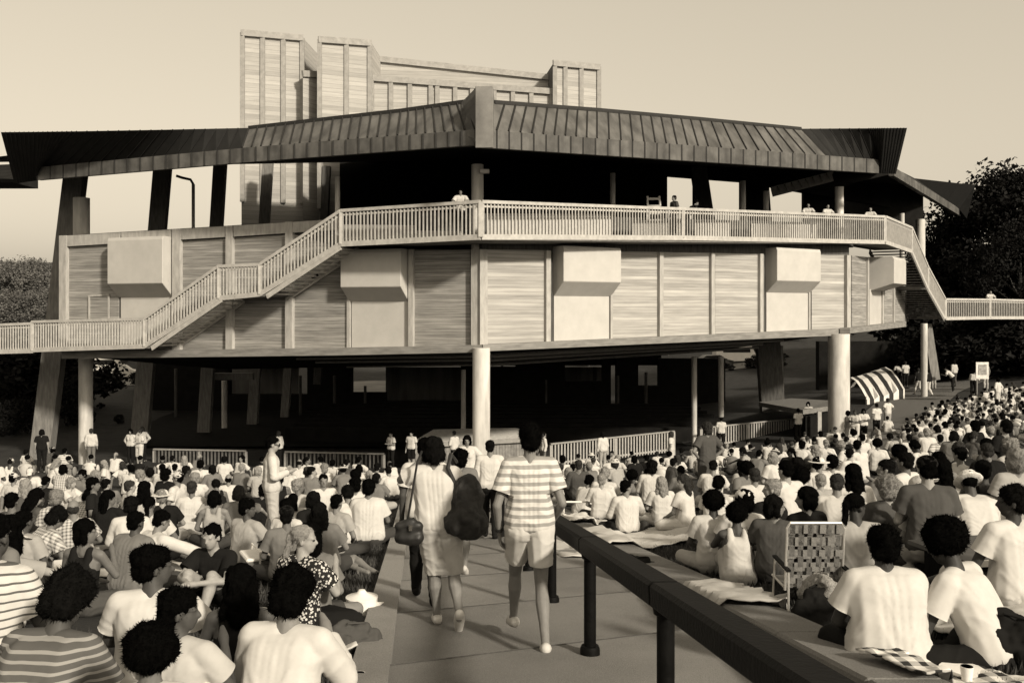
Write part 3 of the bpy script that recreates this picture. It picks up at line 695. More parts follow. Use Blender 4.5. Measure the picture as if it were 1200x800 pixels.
def joints(seat=True, lean=0.0, side=0.0, yaw=0.0, pitch=0.0, arms='lap', legs='cross', pelz=None, twist=0.0, custom=None):
    J = {}; pz = pelz if pelz is not None else (.125 if seat else .95)
    u = V3((math.sin(side), math.sin(lean), math.cos(lean) * math.cos(side))).normalized()
    fw = V3((0, math.cos(lean), -math.sin(lean))); tw = Matrix.Rotation(twist, 3, 'Z'); rx = tw @ V3((1, 0, 0)); fw = tw @ fw
    pel = V3((0, 0, pz)); J['pel'] = pel; J['waist'] = pel + u * .20; J['chest'] = pel + u * .37
    J['sl'] = pel + u * .475 - rx * .175; J['sr'] = pel + u * .475 + rx * .175; J['nb'] = pel + u * .52
    hu = V3((math.sin(side) * .5, math.sin(lean * .6 + pitch * .35) , 1)).normalized()
    hc = J['nb'] + hu * .165 + fw * .012; J['head'] = hc
    J['hm'] = Matrix.Translation(hc) @ Matrix.Rotation(yaw, 4, 'Z') @ Matrix.Rotation(-(pitch + lean * .35), 4, 'X')
    J['hl'] = pel - V3((.09, 0, 0)); J['hr'] = pel + V3((.09, 0, 0))
    def A(s, e, w_):  # offsets from the shoulder
        k = 'sl' if s < 0 else 'sr'; J['e' + k[1]] = V3((s * abs(e[0]) if e[0] > -9 else 0, e[1], e[2])); J['w' + k[1]] = V3((s * w_[0], w_[1], w_[2]))
    sh = J['nb']; y0, z0 = sh.y, sh.z
    if arms == 'lap':
        for s in (-1, 1): A(s, (.27, y0 + .04, z0 - .30), (.13, y0 + .24, max(.12, z0 - .42)))
    elif arms == 'eat':
        A(-1, (.27, y0 + .06, z0 - .30), (.10, y0 + .27, z0 - .38)); A(1, (.27, y0 + .10, z0 - .26), (.10, y0 + .30, z0 - .12))
    elif arms == 'back':
        for s in (-1, 1): A(s, (.30, y0 - .16, z0 - .28), (.30, y0 - .22, .05))
    elif arms == 'knees':
        for s in (-1, 1): A(s, (.25, y0 + .18, z0 - .22), (.07, y0 + .38, z0 - .20))
    elif arms == 'side':
        A(-1, (.31, y0 - .02, z0 - .28), (.36, y0 + .0, .05)); A(1, (.26, y0 + .08, z0 - .30), (.08, y0 + .26, z0 - .40))
    elif arms == 'reach':
        A(-1, (.27, y0 + .06, z0 - .30), (.16, y0 + .26, .16)); A(1, (.34, y0 + .22, z0 - .16), (.40, y0 + .46, z0 - .28))
    elif arms == 'down':
        for s in (-1, 1): A(s, (.235, y0 - .03, z0 - .31), (.245, y0 + .05, z0 - .57))
    elif arms == 'rail':
        for s in (-1, 1): A(s, (.30, y0 + .15, z0 - .27), (.12, y0 + .36, z0 - .30))
    elif arms == 'front':
        for s in (-1, 1): A(s, (.25, y0 + .02, z0 - .30), (.08, y0 + .25, z0 - .26))
    elif arms == 'hips':
        for s in (-1, 1): A(s, (.36, y0 - .06, z0 - .28), (.17, y0 + .02, z0 - .46))
    if legs == 'cross':
        J.update(kl=V3((-.36, .30, .13)), kr=V3((.36, .30, .13)), al=V3((.10, .36, .06)), ar=V3((-.12, .27, .07)), tl=V3((.22, .40, .05)), tr=V3((-.24, .30, .05)))
    elif legs == 'knees':
        for s, k in ((-1, 'l'), (1, 'r')): J.update({'k' + k: V3((s * .13, .40, .46)), 'a' + k: V3((s * .11, .56, .07)), 't' + k: V3((s * .12, .72, .035))})
    elif legs == 'out':
        for s, k in ((-1, 'l'), (1, 'r')): J.update({'k' + k: V3((s * .13, .44, .16 + .05 * s)), 'a' + k: V3((s * .11, .86, .07)), 't' + k: V3((s * .14, .93, .20))})
    elif legs == 'side':
        J.update(kl=V3((.12, .42, .11)), kr=V3((.34, .36, .13)), al=V3((.42, .10, .06)), ar=V3((.56, .08, .06)), tl=V3((.54, -.02, .05)), tr=V3((.66, -.04, .05)))
    elif legs == 'kneel':
        for s, k in ((-1, 'l'), (1, 'r')): J.update({'k' + k: V3((s * .15, .38, .08)), 'a' + k: V3((s * .13, -.06, .06)), 't' + k: V3((s * .13, -.20, .03))})
    elif legs == 'stand':
        for s, k in ((-1, 'l'), (1, 'r')): J.update({'k' + k: V3((s * .10, .02, .50)), 'a' + k: V3((s * .11, -.02, .085)), 't' + k: V3((s * .14, .13, .035))})
    elif legs == 'walk':
        J.update(kl=V3((-.09, .20, .52)), al=V3((-.09, .28, .085)), tl=V3((-.10, .44, .04)), kr=V3((.09, .02, .50)), ar=V3((.09, -.30, .16)), tr=V3((.10, -.17, .04)))
    elif legs == 'chair':
        for s, k in ((-1, 'l'), (1, 'r')): J.update({'k' + k: V3((s * .15, .46, pz + .10)), 'a' + k: V3((s * .15, .62, .08)), 't' + k: V3((s * .16, .78, .04))})
    if custom: J.update(custom(J))
    return J
def proto(name, J, vox=.016, hands=False, girth=1.0, seed=0, fem=False, face=False):
    V, Fc = [], []; G = girth; c = lambda a, b, ra, rb, n=10: capsule(V, Fc, J[a] if isinstance(a, str) else a, J[b] if isinstance(b, str) else b, ra, rb, n)
    x = (J['sr'] - J['sl']).normalized(); up = (J['nb'] - J['pel']).normalized(); fwd = up.cross(x).normalized()
    def torso(V, Fc, e, low=.0):
        for s in (-1, 1):
            capsule(V, Fc, J['chest'] + x * .075 * s * G, J['waist'] + x * .062 * s * G, .098 * G + e, .086 * G + e)
            capsule(V, Fc, J['waist'] + x * .062 * s * G, J['pel'] + x * .07 * s * G + up * low, .086 * G + e, .108 * G + e)
            if fem: capsule(V, Fc, J['chest'] + x * .075 * s + fwd * .065, J['chest'] + x * .07 * s + fwd * .075 - up * .03, .055 + e, .055 + e)
            capsule(V, Fc, J['nb'] + x * .03 * s - up * .01, J['sl' if s < 0 else 'sr'] - x * .015 * s, .052 * G + e, .054 * G + e)
    def legs_(V, Fc, e, calf=True, full=1.0):
        for k, s in (('l', -1), ('r', 1)):
            h, kn, an = J['h' + k], J['k' + k], J['a' + k]
            capsule(V, Fc, h, h + (kn - h) * full, .092 * G + e, (lerp(.092, .058, full) * G) + e)
            if calf: bk = V3((0, -.014, 0)) if an.z < kn.z - .2 else V3((0, 0, 0)); m1 = kn + (an - kn) * .32 + bk; capsule(V, Fc, kn, m1, .052 * G + e, .061 * G + e); capsule(V, Fc, m1, kn + (an - kn) * .66, .061 * G + e, .044 + e); capsule(V, Fc, kn + (an - kn) * .66, an, .044 + e, .035 + e)
    torso(V, Fc, 0)
    legs_(V, Fc, 0)
    for k, s in (('l', -1), ('r', 1)):
        c('s' + k, 'e' + k, .048 * (G * .5 + .5), .038); c('e' + k, 'w' + k, .040, .027)
        c('a' + k, 't' + k, .040, .030); c(J['a' + k], J['a' + k] + V3((0, -.03, -.03)), .036, .032)
        hd = (J['w' + k] - J['e' + k]).normalized(); hx = hd.cross(V3((0, 0, 1)))
        if hx.length < .2: hx = hd.cross(V3((0, 1, 0)))
        hx.normalize(); w_ = J['w' + k]; flat = hd.cross(hx)
        if hands:
            spread = V3((0, 1, 0)) - hd * hd.y; spread.normalize(); crl = hd.cross(spread) * (1 if s > 0 else -1)
            if crl.x * s > 0: crl = -crl
            for i in range(-1, 2): capsule(V, Fc, w_, w_ + hd * .085 + spread * .022 * i, .020, .014)
            for i, L in enumerate((.075, .085, .080, .062)):
                b = w_ + hd * .085 + spread * (.033 - .022 * i); m_ = b + hd * L * .5 + crl * .012; capsule(V, Fc, b, m_, .0095, .009); capsule(V, Fc, m_, m_ + hd * L * .4 + crl * L * .35, .009, .008)
            b = w_ + hd * .025 + spread * .02; m_ = b + hd * .03 + spread * .035 + crl * .012; capsule(V, Fc, b, m_, .014, .011); capsule(V, Fc, m_, m_ + hd * .035 + spread * .006 + crl * .008, .011, .009)
        else:
            capsule(V, Fc, w_, w_ + hd * .07, .026, .034); capsule(V, Fc, w_ + hd * .07, w_ + hd * .15, .034, .018)
    M = J['hm']
    capsule(V, Fc, J['nb'] - up * .03, M @ V3((0, -.015, -.05)), .058, .050)
    ellipsoid(V, Fc, (0, -.012, .035), (.074, .094, .082), M); ellipsoid(V, Fc, (0, .030, -.035), (.058, .060, .080), M)
    ellipsoid(V, Fc, (0, .052, -.082), (.034, .030, .026), M)
    capsule(V, Fc, M @ V3((0, .088, .008)), M @ V3((0, .104, -.026)), .009, .014)
    for s in (-1, 1):
        ellipsoid(V, Fc, (s * .074, -.008, -.012), (.010, .020, .032), M); ellipsoid(V, Fc, (s * .030, .078, .016), (.022, .012, .010), M)
    ellipsoid(V, Fc, (0, .086, -.058), (.024, .010, .008), M)
    d = {'J': J, 'hm': M, 'seed': seed, 'vox': vox, 'name': name, 'G': G}
    d['body'] = fuse(V, Fc, vox * .8, 2, name + '_body')
    sh = {}
    for kind in ('tee', 'long', 'tank'):
        V, Fc = [], []; cut = []
        if kind == 'tank':
            for s in (-1, -.5, 0, .5, 1):
                capsule(V, Fc, J['chest'] + x * .055 * s * G - up * .03, J['waist'] + x * .060 * s * G, .112 * G, .100 * G); capsule(V, Fc, J['waist'] + x * .060 * s * G, J['pel'] + x * .072 * s * G + up * .02, .102 * G, .120 * G)
            for s in (-1, 1):
                capsule(V, Fc, J['nb'] + x * .085 * s * G - fwd * .035 - up * .005, J['chest'] + x * .080 * s * G - fwd * .05, .034, .05); capsule(V, Fc, J['nb'] + x * .085 * s * G - fwd * .03, J['chest'] + x * .080 * s * G + fwd * .06, .034, .05)
        else:       # boxy cut that hangs off the shoulder blades
            for s in (-1, -.5, 0, .5, 1):
                capsule(V, Fc, J['chest'] + x * .082 * s * G + up * .03, J['waist'] + x * .074 * s * G - fwd * .008, .117 * G, .116 * G)
                capsule(V, Fc, J['waist'] + x * .074 * s * G - fwd * .008, J['pel'] + x * .078 * s * G + up * .05, .116 * G, .132 * G)
                if fem and abs(s) == 1: capsule(V, Fc, J['chest'] + x * .075 * s + fwd * .065, J['chest'] + x * .07 * s + fwd * .07 - up * .05, .072, .070)
            for s in (-1, 1):
                capsule(V, Fc, J['nb'] + x * .045 * s - up * .022, J['sl' if s < 0 else 'sr'] - x * .012 * s, .060 * G, .070 * (G * .5 + .5))
                capsule(V, Fc, J['nb'] + x * .05 * s - up * .10 - fwd * .02, J['sl' if s < 0 else 'sr'] - x * .05 * s - up * .10 - fwd * .02, .085 * G, .075 * G)
            for k in 'lr':
                a, b, w_ = J['s' + k], J['e' + k], J['w' + k]; q = .5 + .5 * G
                if kind == 'tee':
                    e_ = a + (b - a) * .66; capsule(V, Fc, a, e_, .070 * q, .079 * q); capsule(V, Fc, e_, e_ + (b - a).normalized() * .03, .079 * q, .081 * q); cut.append((e_, (b - a).normalized(), .125))
                else: capsule(V, Fc, a, b, .070 * q, .064); capsule(V, Fc, b, b + (w_ - b) * .90, .064, .050); cut.append((b + (w_ - b) * .90, (w_ - b).normalized(), .08))
            pz = J['pel'] - up * .035; cut.append((pz, -up, .40))
        sh[kind] = (V, Fc, cut)
    bt = {}
    for kind in ('trousers', 'shorts', 'skirt'):
        V, Fc = [], []; e = .014; cut = []
        for s in (-1, 1): capsule(V, Fc, J['pel'] + x * .07 * s * G + up * .07, J['pel'] + x * .07 * s * G, .102 * G + e, .110 * G + e)
        if kind == 'trousers': legs_(V, Fc, e, True)
        elif kind == 'shorts':
            legs_(V, Fc, e + .016, False, .62)
            for k in 'lr': dr = (J['k' + k] - J['h' + k]); cut.append((J['h' + k] + dr * .66, dr.normalized(), .16))
        else:
            legs_(V, Fc, e + .014, False, .95)
            for t in (.25, .5, .75, .92): capsule(V, Fc, J['hl'] + (J['kl'] - J['hl']) * t, J['hr'] + (J['kr'] - J['hr']) * t, .088, .090)
            dr = ((J['kl'] - J['hl']) + (J['kr'] - J['hr'])); cut.append((J['pel'] + dr * .5 * .98, dr.normalized(), .40))
        bt[kind] = (V, Fc, cut)
    d['raw'] = {**sh, **bt}; d['cache'] = {}
    return d
def cloth(d, kind):
    if kind not in d['cache']:
        V, Fc, cut = d['raw'][kind]
        me = fuse(V, Fc, d['vox'] * .85, 5, d['name'] + '_' + kind); n_ = len(me.vertices); J = d['J']
        co = np.empty(n_ * 3, 'f'); no = np.empty(n_ * 3, 'f'); me.vertices.foreach_get('co', co); me.vertices.foreach_get('normal', no); co = co.reshape(-1, 3); no = no.reshape(-1, 3)
        sd = d['seed'] * 3.7; am = .016 if kind in ('tee', 'long') else .010; wz = J['pel'].z
        for i, p in enumerate(co.tolist()):
            v = V3(p); sg = 1 if p[0] > 0 else -1
            w1 = noise.noise(V3((p[0] * 5 + sd, p[1] * 5, p[2] * 3)))              # broad drape
            dg = p[2] * 15 - abs(p[0]) * 11 + p[1] * 6 + w1 * 3.2                     # creases run from the armpits to the small of the back
            w2 = 1 - abs(noise.noise(V3((dg * .55, p[0] * 2.2 + sd, p[1] * 2.2)))) * 2.4
            low = max(.25, min(1.3, 1.35 - (p[2] - wz) * 2.0))                        # cloth bunches towards the waist
            co[i] += no[i] * (am * (.35 + .55 * w1 + .45 * max(0, w2) ** 2 * low))
        for c, n2, rad in cut:                                                        # hems and sleeve ends are cut straight
            c = np.array(c, 'f'); n2 = np.array(n2, 'f'); dd = (co - c) @ n2; near = np.linalg.norm(co - c, axis=1) < rad
            m_ = (dd > 0) & near; co[m_] -= np.outer(dd[m_], n2)
        me.vertices.foreach_set('co', co.ravel()); me.update(); me.set_sharp_from_angle(angle=R(55))
        d['cache'][kind] = me
    return d['cache'][kind]
HAIR = {}
def hair_mesh(kind):
    if kind in HAIR: return HAIR[kind]
    V, Fc = [], []; e = lambda c, r: ellipsoid(V, Fc, c, r); c = lambda a, b, ra, rb: capsule(V, Fc, a, b, ra, rb)
    amp, sc = .016, 22
    if kind == 'short': e((0, -.024, .048), (.081, .097, .078)); e((0, -.055, -.005), (.070, .058, .070))
    elif kind == 'thick': e((0, -.026, .052), (.090, .104, .084)); e((0, -.058, -.01), (.078, .062, .078)); amp = .016
    elif kind == 'bob':
        e((0, -.022, .050), (.089, .101, .082)); e((0, -.06, -.03), (.084, .062, .095))
        for s in (-1, 1): c((s * .070, -.01, .03), (s * .076, .0, -.075), .034, .030)
    elif kind == 'long':
        e((0, -.022, .052), (.092, .104, .084)); c((0, -.07, .0), (0, -.100, -.20), .074, .055)
        for s in (-1, 1): c((s * .062, -.03, .02), (s * .085, -.07, -.19), .042, .040); 
    elif kind == 'afro': e((0, -.030, .050), (.125, .130, .118)); amp, sc = .016, 32
    elif kind == 'curly': e((0, -.028, .048), (.103, .112, .094)); e((0, -.062, -.03), (.088, .066, .085)); amp, sc = .026, 24
    elif kind == 'balding': e((0, -.055, -.002), (.078, .056, .060)); amp = .008
    elif kind == 'ponytail':
        e((0, -.022, .045), (.080, .098, .078)); c((0, -.12, .02), (.01, -.15, -.14), .034, .022); amp = .01
    elif kind == 'cap':
        e((0, -.014, .060), (.090, .106, .072)); V2 = len(V); e((0, .105, .042), (.068, .075, .010)); amp = .003
    elif kind == 'sunhat':
        e((0, -.012, .075), (.092, .104, .062)); e((0, -.012, .045), (.185, .20, .014)); amp = .01; sc = 9
    elif kind == 'bucket':
        e((0, -.012, .075), (.095, .108, .060)); e((0, -.012, .030), (.150, .165, .030)); amp = .006; sc = 10
    me = fuse(V, Fc, .0115, 1, kind, (amp, sc, (1, 1, .8)), len(HAIR))
    if kind not in ('cap', 'sunhat', 'bucket'):     # loose tufts break up the outline
        r2 = random.Random(len(HAIR)); vs_ = [v.co.copy() for v in me.vertices]; ns = [v.normal.copy() for v in me.vertices]; fs = [tuple(p.vertices) for p in me.polygons]
        fz = .018 if kind in ('afro', 'curly', 'thick') else .010; long_ = kind in ('long', 'bob', 'ponytail')
        base = list(range(len(vs_)))
        for i in r2.sample(base, min(len(base), 6000)):
            p, n_ = vs_[i], ns[i]; t = V3((r2.gauss(0, 1), r2.gauss(0, 1), r2.gauss(0, 1))); t = (t - n_ * t.dot(n_)).normalized() * .0035
            tip = p + n_ * fz * r2.uniform(.3, 1) + V3((r2.gauss(0, .006), r2.gauss(0, .006), -.012 if long_ else r2.gauss(0, .006))); k = len(vs_)
            vs_ += [p - t - n_ * .004, p + t - n_ * .004, tip]; fs.append((k, k + 1, k + 2))
        m2 = bpy.data.meshes.new(kind); m2.from_pydata(vs_, [], fs); m2.update(); m2.polygons.foreach_set('use_smooth', [True] * len(m2.polygons)); me = m2
    HAIR[kind] = me; return me
SKIN = {k: mat('skin_' + k, v, .6, .12, 14, spec=.25) for k, v in (('pale', .26), ('tan', .165), ('olive', .115), ('brown', .055), ('dark', .032))}
HAIRM = {k: mat('hair_' + k, v, .95, .35, 60, .8, 260, spec=.0) for k, v in (('black', .0035), ('dark', .007), ('brown', .035), ('fair', .26), ('grey', .22))}
CL = {}
def clm(k):
    if k in CL: return CL[k]
    B = dict(rough=.9, var=.07, scale=9, bump=.20, bscale=9, spec=.08)
    if k == 'white': m = mat('cloth_white', .47, **B)
    elif k == 'cream': m = mat('cloth_cream', .38, **B)
    elif k == 'light grey': m = mat('cloth_light_grey', .28, **B)
    elif k == 'mid grey': m = mat('cloth_mid_grey', .14, **B)
    elif k == 'dark grey': m = mat('cloth_dark_grey', .06, **B)
    elif k == 'black': m = mat('cloth_black', .010, **B)
    elif k == 'denim': m = mat('cloth_denim', .045, **B)
    elif k == 'khaki': m = mat('cloth_khaki', .36, **B)
    elif k == 'striped': m = mat('cloth_striped', .52, pattern=pat_stripes(2, .062, .45, .26), **B)
    elif k == 'thin striped': m = mat('cloth_thin_striped', .48, pattern=pat_stripes(2, .040, .25, .09), **B)
    elif k == 'dark striped': m = mat('cloth_dark_striped', .085, pattern=pat_stripes(2, .036, .34, .25), **B)
    elif k == 'checked': m = mat('cloth_checked', .46, pattern=pat_plaid(.05, .12), **B)
    elif k == 'floral': m = mat('cloth_floral', .020, pattern=pat_floral(42, .5), **B)
    elif k == 'straw': m = mat('straw', .55, .9, .2, 40, .4, 90)
    CL[k] = m; return m
def slot(o, m):
    o.material_slots[0].link = 'OBJECT'; o.material_slots[0].material = m
for d_ in (): pass
def mesh_obj(name, me, m, parent=None):
    if not me.materials: me.materials.append(None)
    o = bpy.data.objects.new(name, me); COL.objects.link(o); slot(o, m)
    if parent is not None: o.parent = parent
    return o
PEOPLE = []
def spawn(d, loc, rz=0.0, sc=1.0, skin='tan', shirt=('tee', 'white'), bottom=('trousers', 'denim'), hair=('short', 'black'), hat=None, label=None, group=None, look=None, shoes=None, eyes=False, shades=False, sx=1.0):
    o = mesh_obj('person', d['body'], SKIN[skin]); o.location = loc; o.rotation_euler = (0, 0, rz); o.scale = (sc * sx, sc, sc); o['category'] = 'person'
    mesh_obj({'tee': 'shirt', 'long': 'shirt', 'tank': 'vest_top'}[shirt[0]], cloth(d, shirt[0]), clm(shirt[1]), o)
    if bottom: mesh_obj(bottom[0], cloth(d, bottom[0]), clm(bottom[1]), o)
    if hair:
        h = mesh_obj('hair', hair_mesh(hair[0]), HAIRM[hair[1]], o); h.matrix_local = d['hm']
    if hat:
        h = mesh_obj('hat', hair_mesh(hat[0]), clm(hat[1]), o); h.matrix_local = d['hm']
    if eyes:
        for s in (-1, 1):
            e = MB().lathe((s * .030, .085, .004), [(.002, -.007), (.011, -.003), (.011, .003), (.002, .007)], 8).build('eye', mat('dark_eye', .01, .3), None); e.parent = o; e.matrix_local = d['hm'].copy()
    if shades:
        e = MB().box((-.032, .098, .006), .046, .014, .034).box((.032, .098, .006), .046, .014, .034).box((0, .100, .012), .02, .008, .006).box((-.072, .05, .012), .006, .10, .008).box((.072, .05, .012), .006, .10, .008).build('sunglasses', mat('dark_eye', .01, .3), None); e.parent = o; e.matrix_local = d['hm'].copy()
    if shoes:
        for k in 'lr':
            a, t = d['J']['a' + k], d['J']['t' + k]; V, Fc = [], []; dr = (t - a); dn = V3((0, 0, -.012))
            capsule(V, Fc, a - dr * .34 + V3((0, 0, -.040)), a + dr * .3 + V3((0, 0, -.022)), .046, .053); capsule(V, Fc, a + dr * .3 + V3((0, 0, -.02)), t + dr * .10 + dn, .053, .038)
            mesh_obj('shoe', fuse(V, Fc, .012, 2, 'shoe'), clm(shoes), o)
    if label: o['label'] = label
    if group: o['group'] = group
    PEOPLE.append((o, look)); return o
def at_head(px, py, h, d=None, extra=0.0, lift=None):
    """ground point under a head seen at px, py whose centre is h above the ground; solves the depth unless given"""
    if d is None:
        lo, hi = 2.5, 75
        best = None
        for i in range(1, 2000):
            dd = 2.5 + i * .036; x = (px - 600) / F * dd; zr = (360 - py) / F * dd
            if zr <= g(x, dd) + h + extra:
                pass
            else:
                continue
            best = dd
            # the line of sight first meets head height here
            prev = dd - .036
            break
        # walking outwards the sight line starts above head height and drops below it
        for i in range(1, 2000):
            dd = 2.5 + i * .036; x = (px - 600) / F * dd; zr = (360 - py) / F * dd
            if zr <= g(x, dd) + h + extra: best = dd; break
        d = best or 60
    x = (px - 600) / F * d
    return V3((x, d, g(x, d)))
#PART4
# ------------------------------------------------------------------ trees and shrubs
def crown_mesh(seed, h, r, n_cl, n_lf, leaf, low=.25, squash=1.0):
    rg = random.Random(seed); V, Fc = [], []
    for i in range(n_cl):
        t = rg.random(); zc = h * (low + (1 - low) * t); prof = math.sin(math.pi * min(1, .12 + .86 * t)) ** .7
        a = rg.uniform(0, 6.283); rr = r * prof * math.sqrt(rg.uniform(.15, 1)); c = V3((rr * math.cos(a), rr * math.sin(a), zc)); cr = r * rg.uniform(.22, .42)
        for k in range(n_lf):
            p = V3((rg.gauss(0, 1), rg.gauss(0, 1), rg.gauss(0, .8))).normalized() * cr * rg.uniform(.45, 1.08) + c
            if p.z < .05: continue
            q = Euler((rg.uniform(-1.3, 1.3), rg.uniform(-1.3, 1.3), rg.uniform(0, 6.28))).to_matrix(); s = leaf * rg.uniform(.6, 1.3); b = len(V)
            V += [tuple(p + q @ V3(o) * s) for o in ((-.5, 0, 0), (0, -.28, .05), (.5, 0, 0), (0, .28, .05))]; Fc.append((b, b + 1, b + 2, b + 3))
    me = bpy.data.meshes.new('crown'); me.from_pydata(V, [], Fc); me.update(); me.materials.append(None); return me
def trunk_mesh(seed, h, r0, limbs=6):
    rg = random.Random(seed); mb = MB(); mb.tube([(0, 0, -.5), (.05 * h * .1, 0, h * .3), (-.04 * h * .1, .02, h * .6), (0, 0, h * .9)], [r0 * 1.2, r0, r0 * .7, r0 * .2], 9)
    for i in range(limbs):
        z = h * rg.uniform(.3, .7); a = rg.uniform(0, 6.28); L = h * rg.uniform(.18, .32)
        mb.tube([(0, 0, z), (math.cos(a) * L * .6, math.sin(a) * L * .6, z + L * .5), (math.cos(a) * L, math.sin(a) * L, z + L)], [r0 * .45, r0 * .3, r0 * .08], 6)
    me = bpy.data.meshes.new('trunk'); me.from_pydata(mb.v, [], mb.f); me.update(); me.materials.append(None); return me
TC = [crown_mesh(k, 12, 4.6, 54, 330, .30, .22) for k in range(3)]; TT = [trunk_mesh(k, 11, .26) for k in range(3)]
SB = [crown_mesh(20 + k, 2.4, 1.7, 24, 150, .22, .1) for k in range(2)]; ST = trunk_mesh(40, 1.8, .05, 5)
def tree(px, ytop, d, k, leafm, label, group, wide=1.0, zb=None):
    x = (px - 600) / F * d; z0 = terrain(x, d) if zb is None else zb; H = P(px, ytop, d).z - z0; s = H / 12.6
    o = empty('broadleaf_tree', (x, d, z0)); tag(o, label, 'tree', group); o.rotation_euler = (0, 0, k * 2.1 + px)
    mesh_obj('trunk', TT[k % 3], BARK, o).scale = (s, s, s); mesh_obj('crown', TC[k % 3], leafm, o).scale = (s * wide, s * wide, s)
def shrub(px, ytop, d, k, leafm, label, group, wide=1.0):
    x = (px - 600) / F * d; z0 = terrain(x, d); H = P(px, ytop, d).z - z0; s = H / 2.5
    o = empty('shrub', (x, d, z0)); tag(o, label, 'shrub', group); o.rotation_euler = (0, 0, k * 1.7 + px)
    mesh_obj('stem', ST, BARK, o).scale = (s, s, s); mesh_obj('foliage', SB[k % 2], leafm, o).scale = (s * wide, s * wide, s)
for i, (px, yt, d, w_, lab) in enumerate(((1178, 200, 76, 1.15, 'tallest dark tree, rising above the footbridge beside the theatre'), (1112, 256, 82, .95, 'dark tree nearest the side bay roof, lowest top of the group'), (1146, 236, 84, 1.0, 'dark tree between the tallest one and the side bay roof'),
        (1232, 208, 74, 1.1, 'dark tree past the tallest one, cut by the picture edge'), (1080, 300, 92, 1.0, 'dark tree glimpsed behind the side stairs of the theatre'), (1196, 262, 70, .9, 'lower dark tree in front of the tallest one, behind the footbridge'))):
    tree(px, yt, d, i, LEAF_D, lab, 'dark trees beside the footbridge', w_)
for i, (px, yt, d, w_) in enumerate(((1120, 372, 68, 1.5), (1150, 372, 67, 1.5), (1182, 376, 66, 1.5), (1212, 376, 66, 1.5), (1098, 380, 72, 1.3), (1165, 330, 74, 1.6), (1120, 335, 78, 1.6), (1205, 330, 72, 1.6))):
    shrub(px, yt, d, i, LEAF_D, 'dark leafy shrub massed under the trees below the footbridge', 'shrubs below the footbridge', w_)
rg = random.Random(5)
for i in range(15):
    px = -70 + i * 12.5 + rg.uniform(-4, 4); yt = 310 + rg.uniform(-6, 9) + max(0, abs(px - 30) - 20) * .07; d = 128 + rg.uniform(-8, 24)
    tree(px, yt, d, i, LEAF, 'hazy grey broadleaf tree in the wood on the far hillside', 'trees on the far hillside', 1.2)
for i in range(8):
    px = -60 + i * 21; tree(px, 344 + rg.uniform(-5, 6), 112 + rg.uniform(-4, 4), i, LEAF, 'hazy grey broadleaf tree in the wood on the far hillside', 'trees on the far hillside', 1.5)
for i, (px, yt, d, w_) in enumerate(((-10, 404, 66, 1.5), (15, 408, 64, 1.4), (42, 402, 68, 1.4), (70, 410, 70, 1.3), (98, 462, 72, 1.1), (118, 472, 70, 1.1), (146, 480, 70, 1.1), (128, 462, 80, 1.0), (182, 432, 84, 1.5), (214, 428, 84, 1.5), (240, 430, 86, 1.5), (78, 452, 60, 1.0), (20, 470, 56, 1.0), (-14, 470, 55, 1.0), (140, 486, 62, .9), (85, 490, 64, .9))):
    shrub(px, yt, d, i, LEAF_D, 'dark shrub in the shade between the raking posts', 'shrubs behind the raking posts', w_)

for i in range(12):
    px = 690 + i * 31; tree(px, 382 + rg.uniform(-6, 6), 118 + rg.uniform(-6, 6), i, LEAF_D, 'dark tree in the row on the slope seen beneath the balcony', 'trees on the slope beyond the stage', 1.5)
for i in range(9):
    px = 838 + i * 16; shrub(px, 418 + rg.uniform(-6, 10), 93 + rg.uniform(-5, 12), i, LEAF_D, 'dark shrub on the slope seen beneath the balcony', 'shrubs on the slope beyond the stage', 1.4)
# ------------------------------------------------------------------ fences, booths, tent, vehicles
def fence(px0, y0, d0, px1, y1, d1, label, hgt=1.15, m=None):
    a, b = P(px0, y0, d0), P(px1, y1, d1); o = empty('slat_fence', (a.x, a.y, a.z - hgt)); tag(o, label, 'fence', 'slat fences round the seating')
    L = (b - a).length; n_ = int(L / .19); dn = V3((0, 0, hgt)); dv = (b - a).normalized()
    s = MB()
    for i in range(n_):
        p = lerp(a, b, (i + .5) / n_); s.bar(p - dn + V3((0, 0, .08)), p - V3((0, 0, .04)), .02, .085, dv)
    s.build('slat_panel', m or mat('fence_slats', .085, .85, .35, 4), o)
    r = MB(); r.bar(a, b, .12, .07); r.build('top_rail', mat('fence_rail', .26), o)
    r = MB(); r.bar(a - dn + V3((0, .05, .2)), b - dn + V3((0, .05, .2)), .05, .09); r.build('lower_rail', mat('fence_slats', .33), o)
    for i in range(max(2, int(L / 3)) + 1):
        p = lerp(a, b, i / max(2, int(L / 3))) + V3((0, .06, 0)); MB().bar(p - dn * 1.25, p - V3((0, 0, .05)), .1, .1, dv).build('fence_post', mat('fence_slats', .33), o)
FD = mat('fence_shaded_slats', .12, .9, .4, 4)  # slat copy darkened for the shade under the building
fence(180, 526, 47, 288, 528, 46, 'dim slat fence between the raking posts and the gap', m=FD)
fence(334, 529, 45.5, 450, 531.5, 45, 'dim slat fence ending at the timber booth', m=FD)
fence(645, 520, 45, 790, 505, 49.5, 'sunlit slat fence running from booth to gate pole')
fence(821, 501.5, 50.5, 928, 490.5, 54, 'sunlit slat fence beyond the gate pole, meeting the flat-roofed kiosk')
o = empty('timber_booth', P(553, 545, 46) ); o.location.z = -7.85; tag(o, 'low timber booth with pale hipped roof behind the central column', 'booth')
e = [P(477, 521, 44), P(634, 513, 46), P(640, 508, 51), P(500, 512, 50)]; rd = [P(508, 503, 47.5), P(604, 501, 48.5)]
